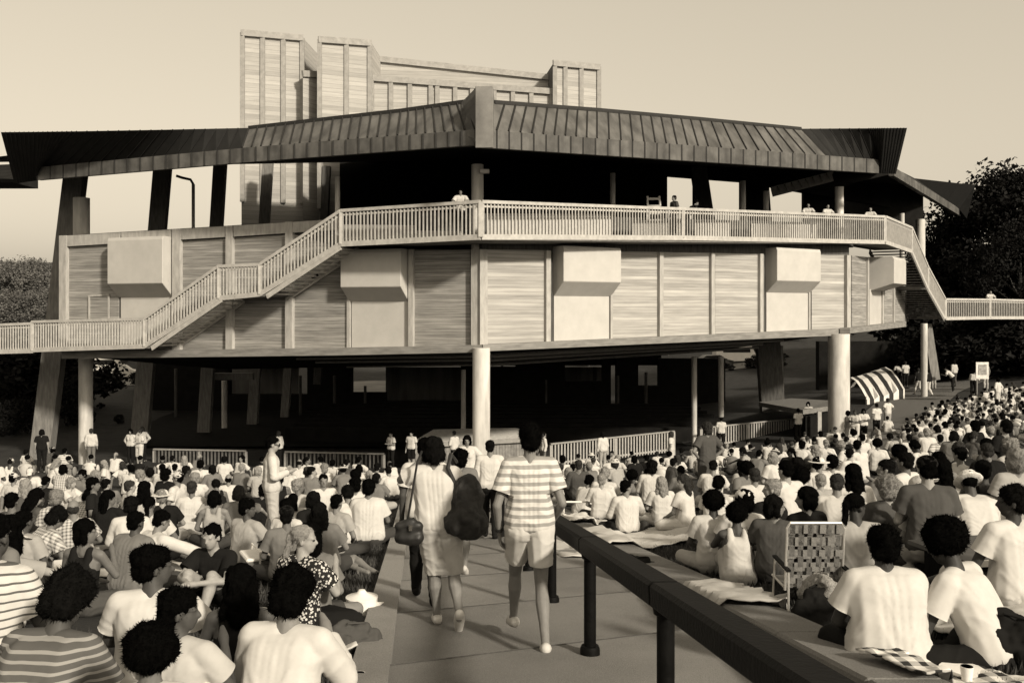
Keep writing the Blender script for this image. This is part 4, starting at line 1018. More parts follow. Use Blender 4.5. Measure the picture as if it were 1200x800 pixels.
m_ = MB(); m_.poly(e + rd, [(0, 1, 5, 4), (1, 2, 5), (2, 3, 4, 5), (3, 0, 4)]); m_.poly([p - V3((0, 0, .16)) for p in e] + e, [(3, 2, 1, 0), (0, 1, 5, 4), (1, 2, 6, 5), (2, 3, 7, 6), (3, 0, 4, 7)])
m_.build('roof', mat('booth_shingle', .6, .9, .2, 6, .2, 40), o)
m_ = MB(); q = [lerp(p, (e[0] + e[2]) / 2, .06) for p in e]; lo = [V3((p.x, p.y, -7.85)) for p in q]
m_.hexa(lo + [p - V3((0, 0, .1)) for p in q]); m_.build('wall', mat('booth_boards', .20, .85, .3, 5, pattern=pat_boards(.16, .05, True)), o)
m_ = MB(); m_.bar(e[0] + V3((0, -.03, -.06)), e[1] + V3((0, -.03, -.06)), .06, .2); m_.build('eave_board', mat('fence_rail', .26), o)
o = empty('flat_roofed_kiosk', P(935, 500, 53)); o.location.z = -7.2; tag(o, 'flat-roofed kiosk with pale slab roof beside the thick column', 'kiosk')
q = [P(889, 471, 57), P(941, 480, 50), P(970, 476, 51), P(972, 469, 58), P(927, 466.5, 61)]
m_ = MB(); m_.poly(q + [p - V3((0, 0, .25)) for p in q], [(0, 1, 2, 3, 4)] + [(i, (i + 1) % 5, (i + 1) % 5 + 5, i + 5) for i in range(5)]); m_.build('roof', mat('slab_roof', .17, .9, .2, 4), o)
m_ = MB(); w4 = [P(944, 480, 50.5), P(972, 477, 51.5), P(974, 470, 57), P(930, 468, 58)]; m_.hexa([V3((p.x, p.y, -7.6)) for p in w4] + [p - V3((0, 0, .27)) for p in w4]); m_.build('wall', BLACKI, o)
p = P(960, 480, 50.1); MB().box((p.x, p.y, p.z - .95), .2, .2, 1.7).build('corner_post', TRIM, o)
o = empty('striped_tent', P(1028, 470, 62)); o.location.z = -6.9; tag(o, 'striped canvas marquee with scalloped edge beside the thick column', 'tent')
m_ = MB(); N = 10
def tp(u, v_): return P(lerp(1000, 1052, u), 0, lerp(60, 66, v_)) * 1
for side in range(1):
    G_ = []
    for j in range(7):
        v_ = j / 6; row = []
        for i in range(N + 1):
            u = i / N; x = lerp(22.7, 25.1, u) ; y = lerp(60, 66, v_); z = lerp(-5.9, -5.2, u ** 1.3) + math.sin(math.pi * v_) * 1.2 + (0.08 * math.sin(u * 25)) * (1 if j in (0, 6) else 0); row.append(V3((x, y, z)))
        G_.append(row)
    for j in range(6):
        for i in range(N): m_.poly([G_[j][i], G_[j][i + 1], G_[j + 1][i + 1], G_[j + 1][i]], [(0, 1, 2, 3)])
    m_.build('canopy', TENTM, o)
    vm = MB()
    for i in range(N):
        a, b = G_[0][i], G_[0][i + 1]
        if i >= 5: vm.poly([a, b, b - V3((0, 0, 1.5)), a - V3((0, 0, 1.5))], [(3, 2, 1, 0)])
        else: vm.poly([a, b, b - V3((0, 0, .4)), (a + b) / 2 - V3((0, 0, .55)), a - V3((0, 0, .4))], [(4, 3, 2, 1, 0)])
    vm.build('side_curtain', TENTM, o)
for x, y in ((22.7, 60.1), (25.0, 60.1), (22.7, 65.9), (25.0, 65.9)): MB().tube([(x, y, -7.2), (x, y, -5.7)], .05, 8).build('tent_pole', WHITEP, o)
o = empty('notice_board', P(1151, 445, 56)); tag(o, 'pale notice board with a grey picture, standing behind the crowd', 'notice board')
p = P(1151, 434, 56); MB().box(p, .75, .06, 1.0).build('board', mat('notice_board_paper', .6, .8, .3, 5), o); MB().box(p + V3((0, -.04, .05)), .5, .02, .6).build('picture', mat('notice_picture', .25, .8, .5, 8), o)
for s in (-.3, .3): MB().box(p + V3((s, .02, -1.0)), .06, .05, 1.3).build('leg', TIMBER, o)
def car(px, d, rz, label, v_, kind='parked_car', big=1.0):
    x = (px - 600) / F * d; z = max(terrain(x, d), -7.78) + .07; o = empty(kind, (x, d, z)); o.rotation_euler = (0, 0, rz); tag(o, label, 'van' if kind == 'parked_van' else 'car')
    pm_ = mat('car_paint_%d' % int(v_ * 100), v_, .35, .05, 2)
    b = MB()
    def prism(prof, w0, w1=None):
        w1 = w1 or w0; k = len(prof); V_ = [(a, -w0 / 2 * (1 if c < .95 else .86), c) for a, c in prof] + [(a, w0 / 2 * (1 if c < .95 else .86), c) for a, c in prof]
        b.poly(V_, [tuple(range(k)), tuple(reversed(range(k, 2 * k)))] + [(i, i + k, (i + 1) % k + k, (i + 1) % k) for i in range(k)])
    if kind == 'parked_van': prof = [(-2.3, .35), (2.3, .35), (2.35, 1.0), (1.9, 1.15), (1.5, 1.95), (-2.2, 2.0), (-2.3, 1.8)]
    else: prof = [(-2.2, .3), (2.2, .3), (2.25, .75), (1.2, .92), (.6, 1.38), (-.9, 1.40), (-1.6, .95), (-2.25, .85)]
    prism(prof, 1.75)
    def child(mb, nm, m):
        q = mb.build(nm, m); q.parent = o; return q
    child(b, 'body', pm_)
    wb = MB()
    if kind == 'parked_van': wb.box((-.1, -.79, 1.5), 2.9, .04, .5).box((-.1, .79, 1.5), 2.9, .04, .5).bar((1.95, 0, 1.2), (1.56, 0, 1.85), 1.3, .03, (0, 1, 0))
    else: wb.box((-.15, -.775, 1.15), 1.7, .03, .32).box((-.15, .775, 1.15), 1.7, .03, .32)
    child(wb, 'window', DARKG)
    for a in (-1.35, 1.4):
        for s in (-.82, .82):
            t = child(MB().tube([(a, s - .09, .32), (a, s + .09, .32)], .32, 14), 'wheel', BLACKM)
car(121, 96, .1, 'white van parked behind the far raking posts', .72, 'parked_van', 1.0); car(140, 94, .3, 'small pale car parked beside a white van', .5)
car(862, 100, .05, 'white-topped van parked on the drive beyond the stage', .75, 'parked_van'); car(832, 98, 3.2, 'dark car parked beyond the stage near the drive', .05)
def lamp(px, yt, d):
    x = (px - 600) / F * d; z0 = 1.6; o = empty('gooseneck_lamp', (x, d, z0)); tag(o, 'pale lamp pole with dark curved arm above the parapet', 'lamp')
    a = P(px, yt, d); MB().tube([(x, d, z0), (x, d, a.z)], .09, 8).build('pole', CONC, o); MB().tube([a, a + V3((-.15, 0, .25)), a + V3((-.6, 0, .35)), a + V3((-.9, 0, .45))], .07, 8).build('arm', BLACKM, o)
lamp(226.5, 216, 50)

# ------------------------------------------------------------------ handrail on the path
o = empty('handrail', (.6, 7.1, gpath(7.1))); tag(o, 'black timber handrail on round posts along the path', 'handrail')
hx = lambda d: .59 + .083 * (7.1 - d)
rail = MB(); dd = [1.0, 2.5, 4.78, 7.1, 9.4, 11.7, 14, 16.3, 18.6, 20.9, 23.2, 25.5]
for a, b in zip(dd, dd[1:]): rail.bar((hx(a), a, gpath(a) + .88), (hx(b), b, gpath(b) + .88), .17, .13)
rail.build('top_rail', BLACKM, o, bevel=.02)
for d in dd[1:]:
    x = hx(d); z = gpath(d); pp = MB().lathe((x, d, 0), [(.046, z - .1), (.046, z + .83)], 16).build('post', BLACKM, o, smooth=True)
    MB().lathe((x, d, 0), [(.046, z + .775), (.062, z + .785), (.066, z + .812), (.066, z + .818)], 16).build('post_collar', BLACKM, pp, smooth=True)
    MB().lathe((x, d, 0), [(.075, z - .1), (.075, z + .10), (.066, z + .125), (.046, z + .127)], 18).build('post_base', BLACKM, pp, smooth=True)

# ------------------------------------------------------------------ grass along the kerbs
gv, gf = [], []; rg = random.Random(3)
def blades(n_, fx, d0, d1):
    for i in range(n_):
        d = d0 + (d1 - d0) * rg.random() ** 1.6; x = fx(d); z = g(x, d) + noise.noise(V3((x * .35, d * .35, 0))) * .03 - .01
        a = rg.uniform(0, 6.28); h = rg.uniform(.04, .11); w_ = .006 + .0006 * d; b = len(gv); lx, ly = rg.uniform(-.03, .03), rg.uniform(-.03, .03)
        gv.extend([(x - math.cos(a) * w_, d - math.sin(a) * w_, z), (x + math.cos(a) * w_, d + math.sin(a) * w_, z), (x + lx, d + ly, z + h)]); gf.append((b, b + 1, b + 2))
blades(26000, lambda d: kerb_l(d) - .25 - abs(rg.gauss(0, 1.0)), 3.2, 20)
blades(20000, lambda d: kerb_r(d) + .44 + abs(rg.gauss(0, 1.1)), 5, 20)
tag(MB().poly(gv, gf).build('grass', TURF), kind='stuff')
#PART5
# ------------------------------------------------------------------ figures to copy from
PR = {}
def PD(name, vox=.014, girth=1.0, fem=False, hands=False, **k):
    PR[name] = proto(name, joints(**k), vox, hands, girth, len(PR) + 1, fem)
PD('cross', lean=.12); PD('eat', lean=.34, arms='eat', pitch=.35); PD('knees', lean=.30, arms='knees', legs='knees', fem=True); PD('back', lean=-.30, arms='back', legs='out')
PD('side', lean=.06, side=-.12, arms='side', legs='side', fem=True); PD('reach', lean=.50, arms='reach', legs='cross', pitch=.2); PD('turnl', lean=.10, yaw=1.0, arms='lap', side=.04)
PD('turnr', lean=.12, yaw=-1.1, arms='eat', fem=True); PD('kneel', pelz=.30, lean=.15, legs='kneel', arms='front'); PD('chair', pelz=.30, lean=-.12, legs='chair', arms='lap')
PD('tuck', lean=.16, arms='lap', girth=1.22, custom=lambda J: dict(kl=V3((-.22, .36, .15)), kr=V3((.22, .36, .15)), al=V3((-.06, .42, .07)), ar=V3((.10, .36, .07)), tl=V3((.06, .48, .05)), tr=V3((-.04, .44, .05))))
PD('hunch', lean=.62, arms='lap', pitch=.55, girth=1.06); PD('broad', lean=.20, arms='lap', girth=1.18)
ST_ = dict(seat=False)
PD('stand', legs='stand', arms='down', **ST_); PD('rest', legs='stand', arms='rail', lean=.12, **ST_); PD('akimbo', legs='stand', arms='hips', fem=True, **ST_)
PD('walk', legs='walk', arms='down', lean=.04, **ST_); PD('hold', legs='stand', arms='front', pitch=.2, **ST_); PD('bend', legs='stand', arms='front', lean=.75, pitch=.3, **ST_)
def seat_at(px, py, pn, rz=0.0, d=None, zoff=0.0, **k):
    """place a figure so that its head shows at px, py, feet or seat on the lawn"""
    D = PR[pn] if isinstance(pn, str) else pn; h = D['J']['head']; sc = k.pop('sc', None)
    s0 = sc or 1.0
    G0 = at_head(px, py, h.z * s0 + zoff, d)
    if sc is None:
        if d: zh = (360 - py) / F * G0.y; sc = max(.86, min(1.22, (zh - G0.z - zoff) / h.z))
        else: sc = random.uniform(.95, 1.05)
    if h.z < 1.2 and G0.y > 8:
        dd = G0.y
        while dd < 44 and kerb_l(dd) - .62 < (px - 600) / F * dd < kerb_r(dd) + .78: dd += .25
        if dd != G0.y and dd < 44: x_ = (px - 600) / F * dd; G0 = V3((x_, dd, g(x_, dd)))
    off = Matrix.Rotation(rz, 3, 'Z') @ V3((h.x, h.y, 0)) * sc
    loc = G0 - V3((off.x, off.y, 0)); loc.z = g(loc.x, loc.y) + zoff
    if kerb_l(loc.y) - .3 < loc.x < kerb_r(loc.y) + .1 and loc.y < 46: loc.z = gpath(loc.y)
    if d and zoff == 0 and h.z < 1.2: loc.z += max(-.14, min(.10, (360 - py) / F * G0.y - (loc.z + h.z * sc)))
    o = spawn(D, loc, rz, sc, **k); o['pp'] = [px, py]; return o
def hero(px, py, pn, d, label, rz=0.0, fd=None, **k):
    if fd: return seat_at(px, py, pn, rz, fd, label=label, **k)
    if d > 6.6 and pn not in ('hold', 'akimbo'): d = None; k['sc'] = k.get('sc', 1.0)
    return seat_at(px, py, pn, rz, d, label=label, **k)
HG = None
# --- walkers on the path
def cA(J):
    return dict(el=V3((-.36, .06, 1.36)), wl=V3((-.15, .10, 1.56)), er=V3((.25, .10, 1.13)), wr=V3((.20, .30, 1.02)), kl=V3((-.05, .09, .50)), al=V3((-.03, .12, .085)), tl=V3((-.05, .28, .035)),
                kr=V3((.13, .06, .50)), ar=V3((.20, -.26, .22)), tr=V3((.19, -.16, .07)))
pA = proto('woman_walk', joints(seat=False, lean=.05, side=-.10, yaw=.35, pitch=.15, arms='down', custom=cA), .010, True, 1.06, 31, True)
wA = spawn(pA, (-.64, 8.25, gpath(8.3) + .03), 0, .955, 'tan', ('tee', 'white'), ('skirt', 'cream'), ('bob', 'dark'), label='woman on the path with one hand raised to her dark hair, white top', shoes='white')
def cB(J):
    return dict(el=V3((-.275, -.05, 1.13)), wl=V3((-.255, .05, .90)), er=V3((.27, -.07, 1.15)), wr=V3((.215, .17, .97)), kl=V3((-.11, .30, .52)), al=V3((-.12, .42, .10)), tl=V3((-.15, .57, .04)),
                kr=V3((.10, .02, .50)), ar=V3((.115, -.30, .13)), tr=V3((.125, -.14, .04)))
pB = proto('man_walk', joints(seat=False, lean=.03, yaw=.25, arms='down', custom=cB), .010, True, 1.0, 32)
wB = spawn(pB, (.14, 7.5, gpath(7.5) + .02), .03, 1.015, 'tan', ('tee', 'striped'), ('shorts', 'white'), ('thick', 'black'), label='man on the path in striped shirt and white shorts', shoes='white', sx=.93)
CL['watch'] = mat('dark_strap', .02, .5)
mb = MB(); a, b = pB['J']['el'], pB['J']['wl']; dv = (b - a).normalized(); mb.tube([b - dv * .045, b - dv * .015], .036, 12); wt_ = mb.build('wristwatch', CL['watch']); wt_.parent = wB
pC = PR['walk']
spawn(pC, (-.90, 9.7, gpath(9.7)), .1, .97, 'brown', ('tee', 'white'), ('trousers', 'black'), ('short', 'black'), label='person in dark trousers walking half hidden ahead of the white-topped woman', shoes='black')
spawn(PR['walk'], (-.66, 12.0, gpath(12.0)), -.05, .89, 'tan', ('tee', 'mid grey'), ('skirt', 'dark grey'), ('curly', 'black'), label='dark-haired woman in grey walking just ahead of the backpack', shoes='white')
spawn(PR['walk'], (-.37, 15.8, gpath(15.8)), .0, .96, 'tan', ('long', 'white'), ('trousers', 'black'), ('short', 'dark'), label='man in white shirt and black trousers walking beside the far handrail', shoes='black')
spawn(PR['akimbo'], (-1.05, 22, gpath(22)), 3.1, .98, 'tan', ('tee', 'white'), ('skirt', 'light grey'), ('bob', 'black'), label='woman in white blouse and grey skirt coming up the path', eyes=True)
# bags they carry
def solid(name, parts, vox, m, label, cat, wr=(.02, 8, (1, 1, 1)), group=None):
    V, Fc = [], []
    for p in parts:
        if p[0] == 'c': capsule(V, Fc, *p[1:])
        else: ellipsoid(V, Fc, p[1], p[2])
    o = mesh_obj(name, fuse(V, Fc, vox, 2, name, wr, len(V)), m); tag(o, label, cat, group); return o
def strap(o, pts, m, r=.012): s = MB().tube(pts, r, 6).build('strap', m); s.parent = o; return s
bk = solid('backpack', [('c', (0, 0, .16), (0, .02, .40), .15, .12), ('c', (-.04, -.02, .12), (.06, -.02, .12), .14, .13), ('c', (0, -.08, .16), (0, -.07, .26), .09, .08)], .014, mat('dark_nylon', .022, .7, .4, 8, .4, 25), 'dark slouchy backpack hanging from the shoulder of the white-topped woman', 'backpack', (.035, 9, (1, 1, .6)))
bk.location = (-.40, 8.18, -1.98); strap(bk, [(-.10, .02, .44), (-.16, .0, .58), (-.14, .10, .68), (-.10, .2, .6)], mat('dark_nylon', .02), .022)
sb = solid('shoulder_bag', [('c', (-.07, 0, .07), (.07, 0, .07), .06, .06), ('c', (-.08, 0, .17), (.08, 0, .17), .045, .045), ('e', (0, 0, .12), (.12, .05, .12))], .011, mat('dark_leather', .015, .5, .4, 8), 'dark leather shoulder bag on a long strap at the hip of the white-topped woman', 'handbag', (.01, 8, (1, 1, 1)))
sb.location = (-.89, 8.12, -2.06); strap(sb, [(-.02, 0, .18), (.02, -.03, .40), (.07, .0, .72), (.10, .10, .80)], mat('dark_leather', .015), .011)
MB().box((.02, -.07, .17), .03, .012, .05).build('buckle', mat('bright_metal', .7, .25, metal=1.0)).parent = sb

# --- people near the camera, left lawn
pS = PR
hero(-8, 618, 'broad', 5.9, 'person in thin striped shirt at the lawn edge, cut by the picture border', -.1, skin='brown', shirt=('tee', 'thin striped'), bottom=('trousers', 'black'), hair=('short', 'black'))
hero(80, 705, 'hunch', 5.2, 'curly-haired person in a dark striped T-shirt, hunched forward', -.15, skin='brown', shirt=('tee', 'dark striped'), hair=('curly', 'dark'))
hero(181, 664, 'turnr', 6.2, 'dark-haired man in plain white T-shirt looking right, in front of the plate', .05, skin='brown', shirt=('tee', 'white'), hair=('thick', 'black'), sx=1.08)
hero(212, 716, 'turnr', 5.1, 'dark-haired person in white top eating from a plate', -.3, skin='brown', shirt=('tee', 'cream'), hair=('thick', 'black'))
hero(178, 768, 'broad', 4.2, 'person with the biggest round black hair, shoulders at the picture bottom', .1, skin='olive', shirt=('tee', 'white'), hair=('afro', 'black'))
hero(283, 684, 'cross', 6.0, 'long-haired woman with bare brown back in dark halter top', .1, skin='brown', shirt=('tank', 'black'), bottom=('shorts', 'dark grey'), hair=('long', 'black'))
hero(343, 698, 'eat', 5.3, 'dark curly-haired woman in puffed white blouse next to the kerb', -.2, skin='tan', shirt=('long', 'white'), hair=('curly', 'black'), sc=1.1)
hero(357, 632, 'turnr', 7.6, fd=8.2, label='fair-haired woman with ponytail in a floral top', rz=-.5, skin='pale', shirt=('tee', 'floral'), bottom=('skirt', 'black'), hair=('ponytail', 'fair'), eyes=True)
hero(101, 625, 'turnr', 7.0, 'woman in black tank top with bare arms, face turned sideways', -.2, skin='olive', shirt=('tank', 'black'), bottom=('shorts', 'dark grey'), hair=('bob', 'black'))
hero(67, 612, 'hunch', 7.8, 'curly-haired person in checked white shirt bending over food', -.7, skin='olive', shirt=('tee', 'checked'), hair=('curly', 'dark'))
hero(160, 614, 'broad', 7.5, 'broad man in grey T-shirt with short black hair, leaning to a plate', -.35, skin='brown', shirt=('tee', 'mid grey'), hair=('short', 'black'))
hero(190, 614, 'reach', 8.2, 'black-haired person in loose white shirt reaching over a plate', -.7, skin='tan', shirt=('long', 'white'), hair=('short', 'black'))
hero(248, 626, 'knees', 7.6, 'person in black top with pale bare knees drawn up towards the camera', 2.9, skin='pale', shirt=('tee', 'black'), bottom=('shorts', 'black'), hair=('short', 'black'))
hero(128, 585, 'turnr', 9.2, 'long-haired person all in black beside the checked shirts', -.1, skin='olive', shirt=('long', 'black'), bottom=('trousers', 'black'), hair=('long', 'black'))
hero(374, 601, 'side', 9.6, 'long-haired woman in mid grey top near the kerb', .1, skin='tan', shirt=('tee', 'mid grey'), bottom=('shorts', 'denim'), hair=('long', 'dark'))
hero(432, 586, 'broad', 10.6, 'broad person in white shirt beside the kerb, white pot behind', .05, skin='olive', shirt=('tee', 'white'), hair=('thick', 'black'), sc=1.15)
hero(395, 590, 'cross', 10.8, 'man in white shirt with dark braces next to the broad white shirt', -.4, skin='tan', shirt=('tee', 'light grey'), hair=('short', 'black'))
hero(335, 595, 'cross', 10.4, 'smiling dark-haired person facing the camera in a white shirt', 2.7, skin='olive', shirt=('tee', 'white'), hair=('thick', 'black'), eyes=True)
hero(336, 606, 'cross', 8.8, 'person in dark cap and grey top in front of the smiling face', .2, skin='olive', shirt=('tee', 'mid grey'), hair=('short', 'dark'), hat=('cap', 'black'))
hero(455, 566, 'reach', 13.0, 'white-shirted person closest to the kerb, bent over knees', .5, skin='tan', shirt=('tee', 'white'), hair=('short', 'dark'))
hero(291, 597, 'turnr', 9.3, 'man in grey T-shirt with thick black hair looking aside', -.5, skin='brown', shirt=('tee', 'light grey'), hair=('thick', 'black'))
hero(251, 585, 'cross', 9.9, 'dark-haired person in grey tank top seen from behind', .1, skin='tan', shirt=('tank', 'light grey'), hair=('bob', 'black'))
hero(29, 612, 'cross', 7.6, 'person in light grey shirt left of the checked white shirt', -.3, skin='brown', shirt=('tee', 'light grey'), hair=('short', 'black'))
lm = hero(320, 523, 'hold', 14.8, 'standing man in white shirt, pale trousers and sunglasses facing right', -1.25, skin='pale', shirt=('long', 'white'), bottom=('trousers', 'cream'), hair=('short', 'black'), shades=True, sc=1.02, sx=1.1)
mb = MB().tube([(0, 0, 1.045), (0, 0, 1.085)], .155, 16).build('belt', BLACKM); mb.parent = lm; mb.scale = (1.25, .92, 1)
# --- people near the camera, right lawn
hero(1034, 640, 'tuck', 6.3, 'large black-haired woman in plain white T-shirt, nearest the ledge', .0, skin='dark', shirt=('tee', 'white'), bottom=('trousers', 'black'), hair=('thick', 'black'), sx=1.02, sc=1.08)
hero(1106, 638, 'reach', 6.4, 'person with round black hair leaning over picnic food in white T-shirt', .75, skin='dark', shirt=('tee', 'white'), bottom=('trousers', 'black'), hair=('afro', 'black'), sc=1.12)
hero(836, 594, 'cross', 9.4, 'black-haired person in white shirt with dark strap across the back', -.15, skin='brown', shirt=('tee', 'white'), bottom=('trousers', 'khaki'), hair=('afro', 'black'), sc=1.0)
hero(863, 607, 'knees', 8.9, 'woman in white tank top with round black hair beside the ledge', -.1, skin='brown', shirt=('tank', 'white'), bottom=('shorts', 'cream'), hair=('afro', 'black'), sc=.92)
hero(904, 574, 'turnl', 11.2, 'fair-haired boy in black T-shirt behind the lawn chair', .3, skin='pale', shirt=('tee', 'black'), bottom=('shorts', 'khaki'), hair=('short', 'fair'))
hero(944, 584, 'turnl', 10.2, fd=10.0, label='dark bob-haired woman in black just beyond the lawn chair', rz=.4, skin='tan', shirt=('tee', 'black'), hair=('bob', 'black'))
hero(981, 568, 'reach', 11.4, fd=11.3, label='brown-haired man in white shirt stretching an arm right', rz=-.3, skin='tan', shirt=('tee', 'white'), hair=('short', 'brown'))
hero(1038, 573, 'cross', 11.2, 'person with curly grey hair in dark grey jumper', .2, skin='pale', shirt=('long', 'dark grey'), hair=('curly', 'grey'))
hero(1079, 580, 'eat', 10.6, 'man in white sun visor hat and pale shirt bent forward', .5, skin='tan', shirt=('tee', 'light grey'), hair=('short', 'dark'), hat=('sunhat', 'white'))
hero(1135, 572, 'hunch', 10.4, 'person in bucket hat and white shirt, back rounded', -.1, skin='brown', shirt=('long', 'white'), bottom=('trousers', 'black'), hair=('short', 'black'), hat=('bucket', 'straw'))
hero(1103, 552, 'side', 12.8, 'long-haired woman in pale top behind the visor hat', .1, skin='tan', shirt=('tee', 'cream'), hair=('long', 'black'))
hero(1152, 553, 'cross', 12.4, 'short-haired person in black tank top beyond the bucket hat', -.3, skin='brown', shirt=('tank', 'black'), hair=('short', 'dark'))
hero(999, 557, 'cross', 13.2, 'long dark-haired woman in white top behind the brown-haired man', .1, skin='tan', shirt=('tee', 'white'), hair=('long', 'black'))
hero(1037, 551, 'turnl', 13.4, 'man in grey shirt with swept dark hair looking left', .3, skin='tan', shirt=('tee', 'mid grey'), hair=('short', 'dark'))
hero(884, 559, 'cross', 12.8, 'person with short brown hair in wide white shirt beyond the tank top', .05, skin='tan', shirt=('tee', 'white'), hair=('short', 'brown'))
hero(936, 563, 'broad', 12.2, 'round dark-haired person in black beside the fair-haired boy', .2, skin='brown', shirt=('tee', 'black'), hair=('afro', 'black'))
hero(961, 565, 'cross', 12.6, 'pale-haired child in grey behind the dark bob-haired woman', .2, skin='pale', shirt=('tee', 'light grey'), hair=('short', 'fair'), sc=.85)
hero(734, 572, 'turnr', 13.0, 'dark-haired man in white shirt in profile on the white blanket', .1, skin='tan', shirt=('long', 'white'), hair=('short', 'black'))
hero(775, 567, 'cross', 12.6, 'fair long-haired girl in white blouse on the white blanket', .05, skin='pale', shirt=('tee', 'white'), bottom=('skirt', 'white'), hair=('long', 'fair'), sc=.95)
hero(800, 566, 'turnl', 12.4, 'long-haired woman in white facing left beside the fair girl', .9, skin='tan', shirt=('tee', 'white'), bottom=('skirt', 'white'), hair=('long', 'brown'))
hero(678, 573, 'chair', 13.0, fd=18.2, label='grey-jumpered person slumped in a low white chair by the ledge', rz=.1, skin='tan', shirt=('long', 'dark grey'), hair=('short', 'brown'), sc=1.0, zoff=.02)
hero(705, 570, 'cross', 13.6, 'fair short-haired person in white next to the low white chair', -.1, skin='pale', shirt=('tee', 'white'), hair=('short', 'fair'))
hero(760, 556, 'cross', 16.0, 'person in mid grey T-shirt behind the profile man', .0, skin='tan', shirt=('tee', 'mid grey'), hair=('short', 'black'))
hero(1040, 700, 'side', 14, 'x') if False else None
hero(828, 524, 'akimbo', 19.5, 'standing curly-haired woman in brown dress among the seated crowd', .4, skin='tan', shirt=('tee', 'dark grey'), bottom=('skirt', 'dark grey'), hair=('curly', 'brown'), sc=1.0)
STAND = [
 (786, 512, 'stand', 40, 'woman in white standing at the sunlit fence near the gate pole', 1.2, 'white', 'skirt', 'white'), (845, 493, 'stand', 49, 'man in white shirt and black trousers facing the far sunlit fence', 0, 'white', 'trousers', 'black'),
 (935, 483, 'stand', 49, 'person in white shirt standing with back to the kiosk wall', .3, 'white', 'trousers', 'black'), (947, 480, 'hold', 51, 'man in white shirt with folded arms beside the kiosk post', 2.6, 'white', 'trousers', 'black'),
 (993, 478, 'stand', 45.5, 'boy in pale grey standing right of the thick column', 1.0, 'light grey', 'trousers', 'khaki'), (1002, 476, 'hold', 45, 'woman in white dress in the group by the thick column', 2.6, 'white', 'skirt', 'white'),
 (1012, 474, 'hold', 46, 'man in white shirt raising hands in the group by the column', 3.0, 'white', 'trousers', 'black'), (1027, 472, 'stand', 47.5, 'tall man in white shirt facing away in the group by the column', .2, 'white', 'trousers', 'black'),
 (1040, 476, 'akimbo', 49, 'woman in white last in the group before the asphalt walk', .4, 'white', 'skirt', 'light grey'), (1061, 452, 'stand', 66, 'man in white shirt and black trousers on the asphalt walk', .0, 'white', 'trousers', 'black'),
 (1050, 447, 'bend', 67, 'person in white bending by the striped marquee', .4, 'white', 'trousers', 'black'), (1076, 459, 'walk', 61, 'person in pale trousers walking down the asphalt walk', .2, 'black', 'trousers', 'white'),
 (1087, 459, 'walk', 60, 'person in dark top and pale trousers behind on the walk', .2, 'black', 'trousers', 'white'), (1094, 440, 'stand', 63, 'person in light grey standing at the slender paired posts', .2, 'light grey', 'trousers', 'light grey'),
 (1108, 441, 'bend', 61, 'stooping person in white with black trousers past the paired posts', 1.0, 'white', 'trousers', 'black'), (1118, 440, 'stand', 63, 'person in cream standing next to the stooping person', .4, 'cream', 'trousers', 'dark grey'),
 (1142, 440, 'bend', 58, 'person in white stooping before the notice board', -.6, 'white', 'trousers', 'black'), (1155, 438, 'stand', 60, 'person in mid grey standing beside the notice board', .2, 'mid grey', 'trousers', 'khaki'),
 (1169, 445, 'akimbo', 52, 'person in white standing above the crowd past the notice board', .6, 'white', 'trousers', 'white'), (107, 517, 'stand', 45, 'person in white shirt standing beside the slim pale column', .3, 'white', 'trousers', 'mid grey'),
 (153, 510, 'akimbo', 46, 'man in white shirt and tie, hand on hip, by the raking post', 2.9, 'white', 'trousers', 'black'), (167, 513, 'hips' if False else 'akimbo', 47, 'person in white with back turned behind the raking-post trio', .1, 'white', 'trousers', 'black'),
 (163, 522, 'hold', 43.5, 'woman in white skirt in front of the raking-post trio', 2.7, 'white', 'skirt', 'white'), (326, 522, 'stand', 44, 'man in white behind the sunglasses man, at the fence gap', 1.0, 'white', 'trousers', 'black'),
 (532, 518, 'hold', 42, 'man in white shirt and dark tie in front of the booth', .8, 'white', 'trousers', 'black'), (458, 528, 'hold', 43, 'person in white at the small dark stand by the booth', 2.4, 'white', 'trousers', 'black'),
 (482, 526, 'stand', 42.5, 'woman in white half hidden by the raised arm', 2.8, 'white', 'skirt', 'black'), (706, 522, 'stand', 40.5, 'person in white standing against the middle of the sunlit fence', .5, 'white', 'trousers', 'light grey'),
 (49, 522, 'stand', 38, 'person in dark top standing at the wide raking post', .2, 'black', 'trousers', 'black'), (636, 519, 'stand', 41, 'person in white at the booth end of the sunlit fence', 2.0, 'white', 'trousers', 'mid grey')]
for px, py, pn, d, lab, rz, sh, bk_, bc in STAND:
    seat_at(px, py, pn, rz, d, label=lab, sc=1.0, skin=random.choice(['pale', 'tan', 'tan', 'olive', 'brown']), shirt=(random.choice(['tee', 'long']), sh), bottom=(bk_, bc), hair=(random.choice(['short', 'short', 'thick', 'bob']), random.choice(['black', 'dark', 'brown'])))
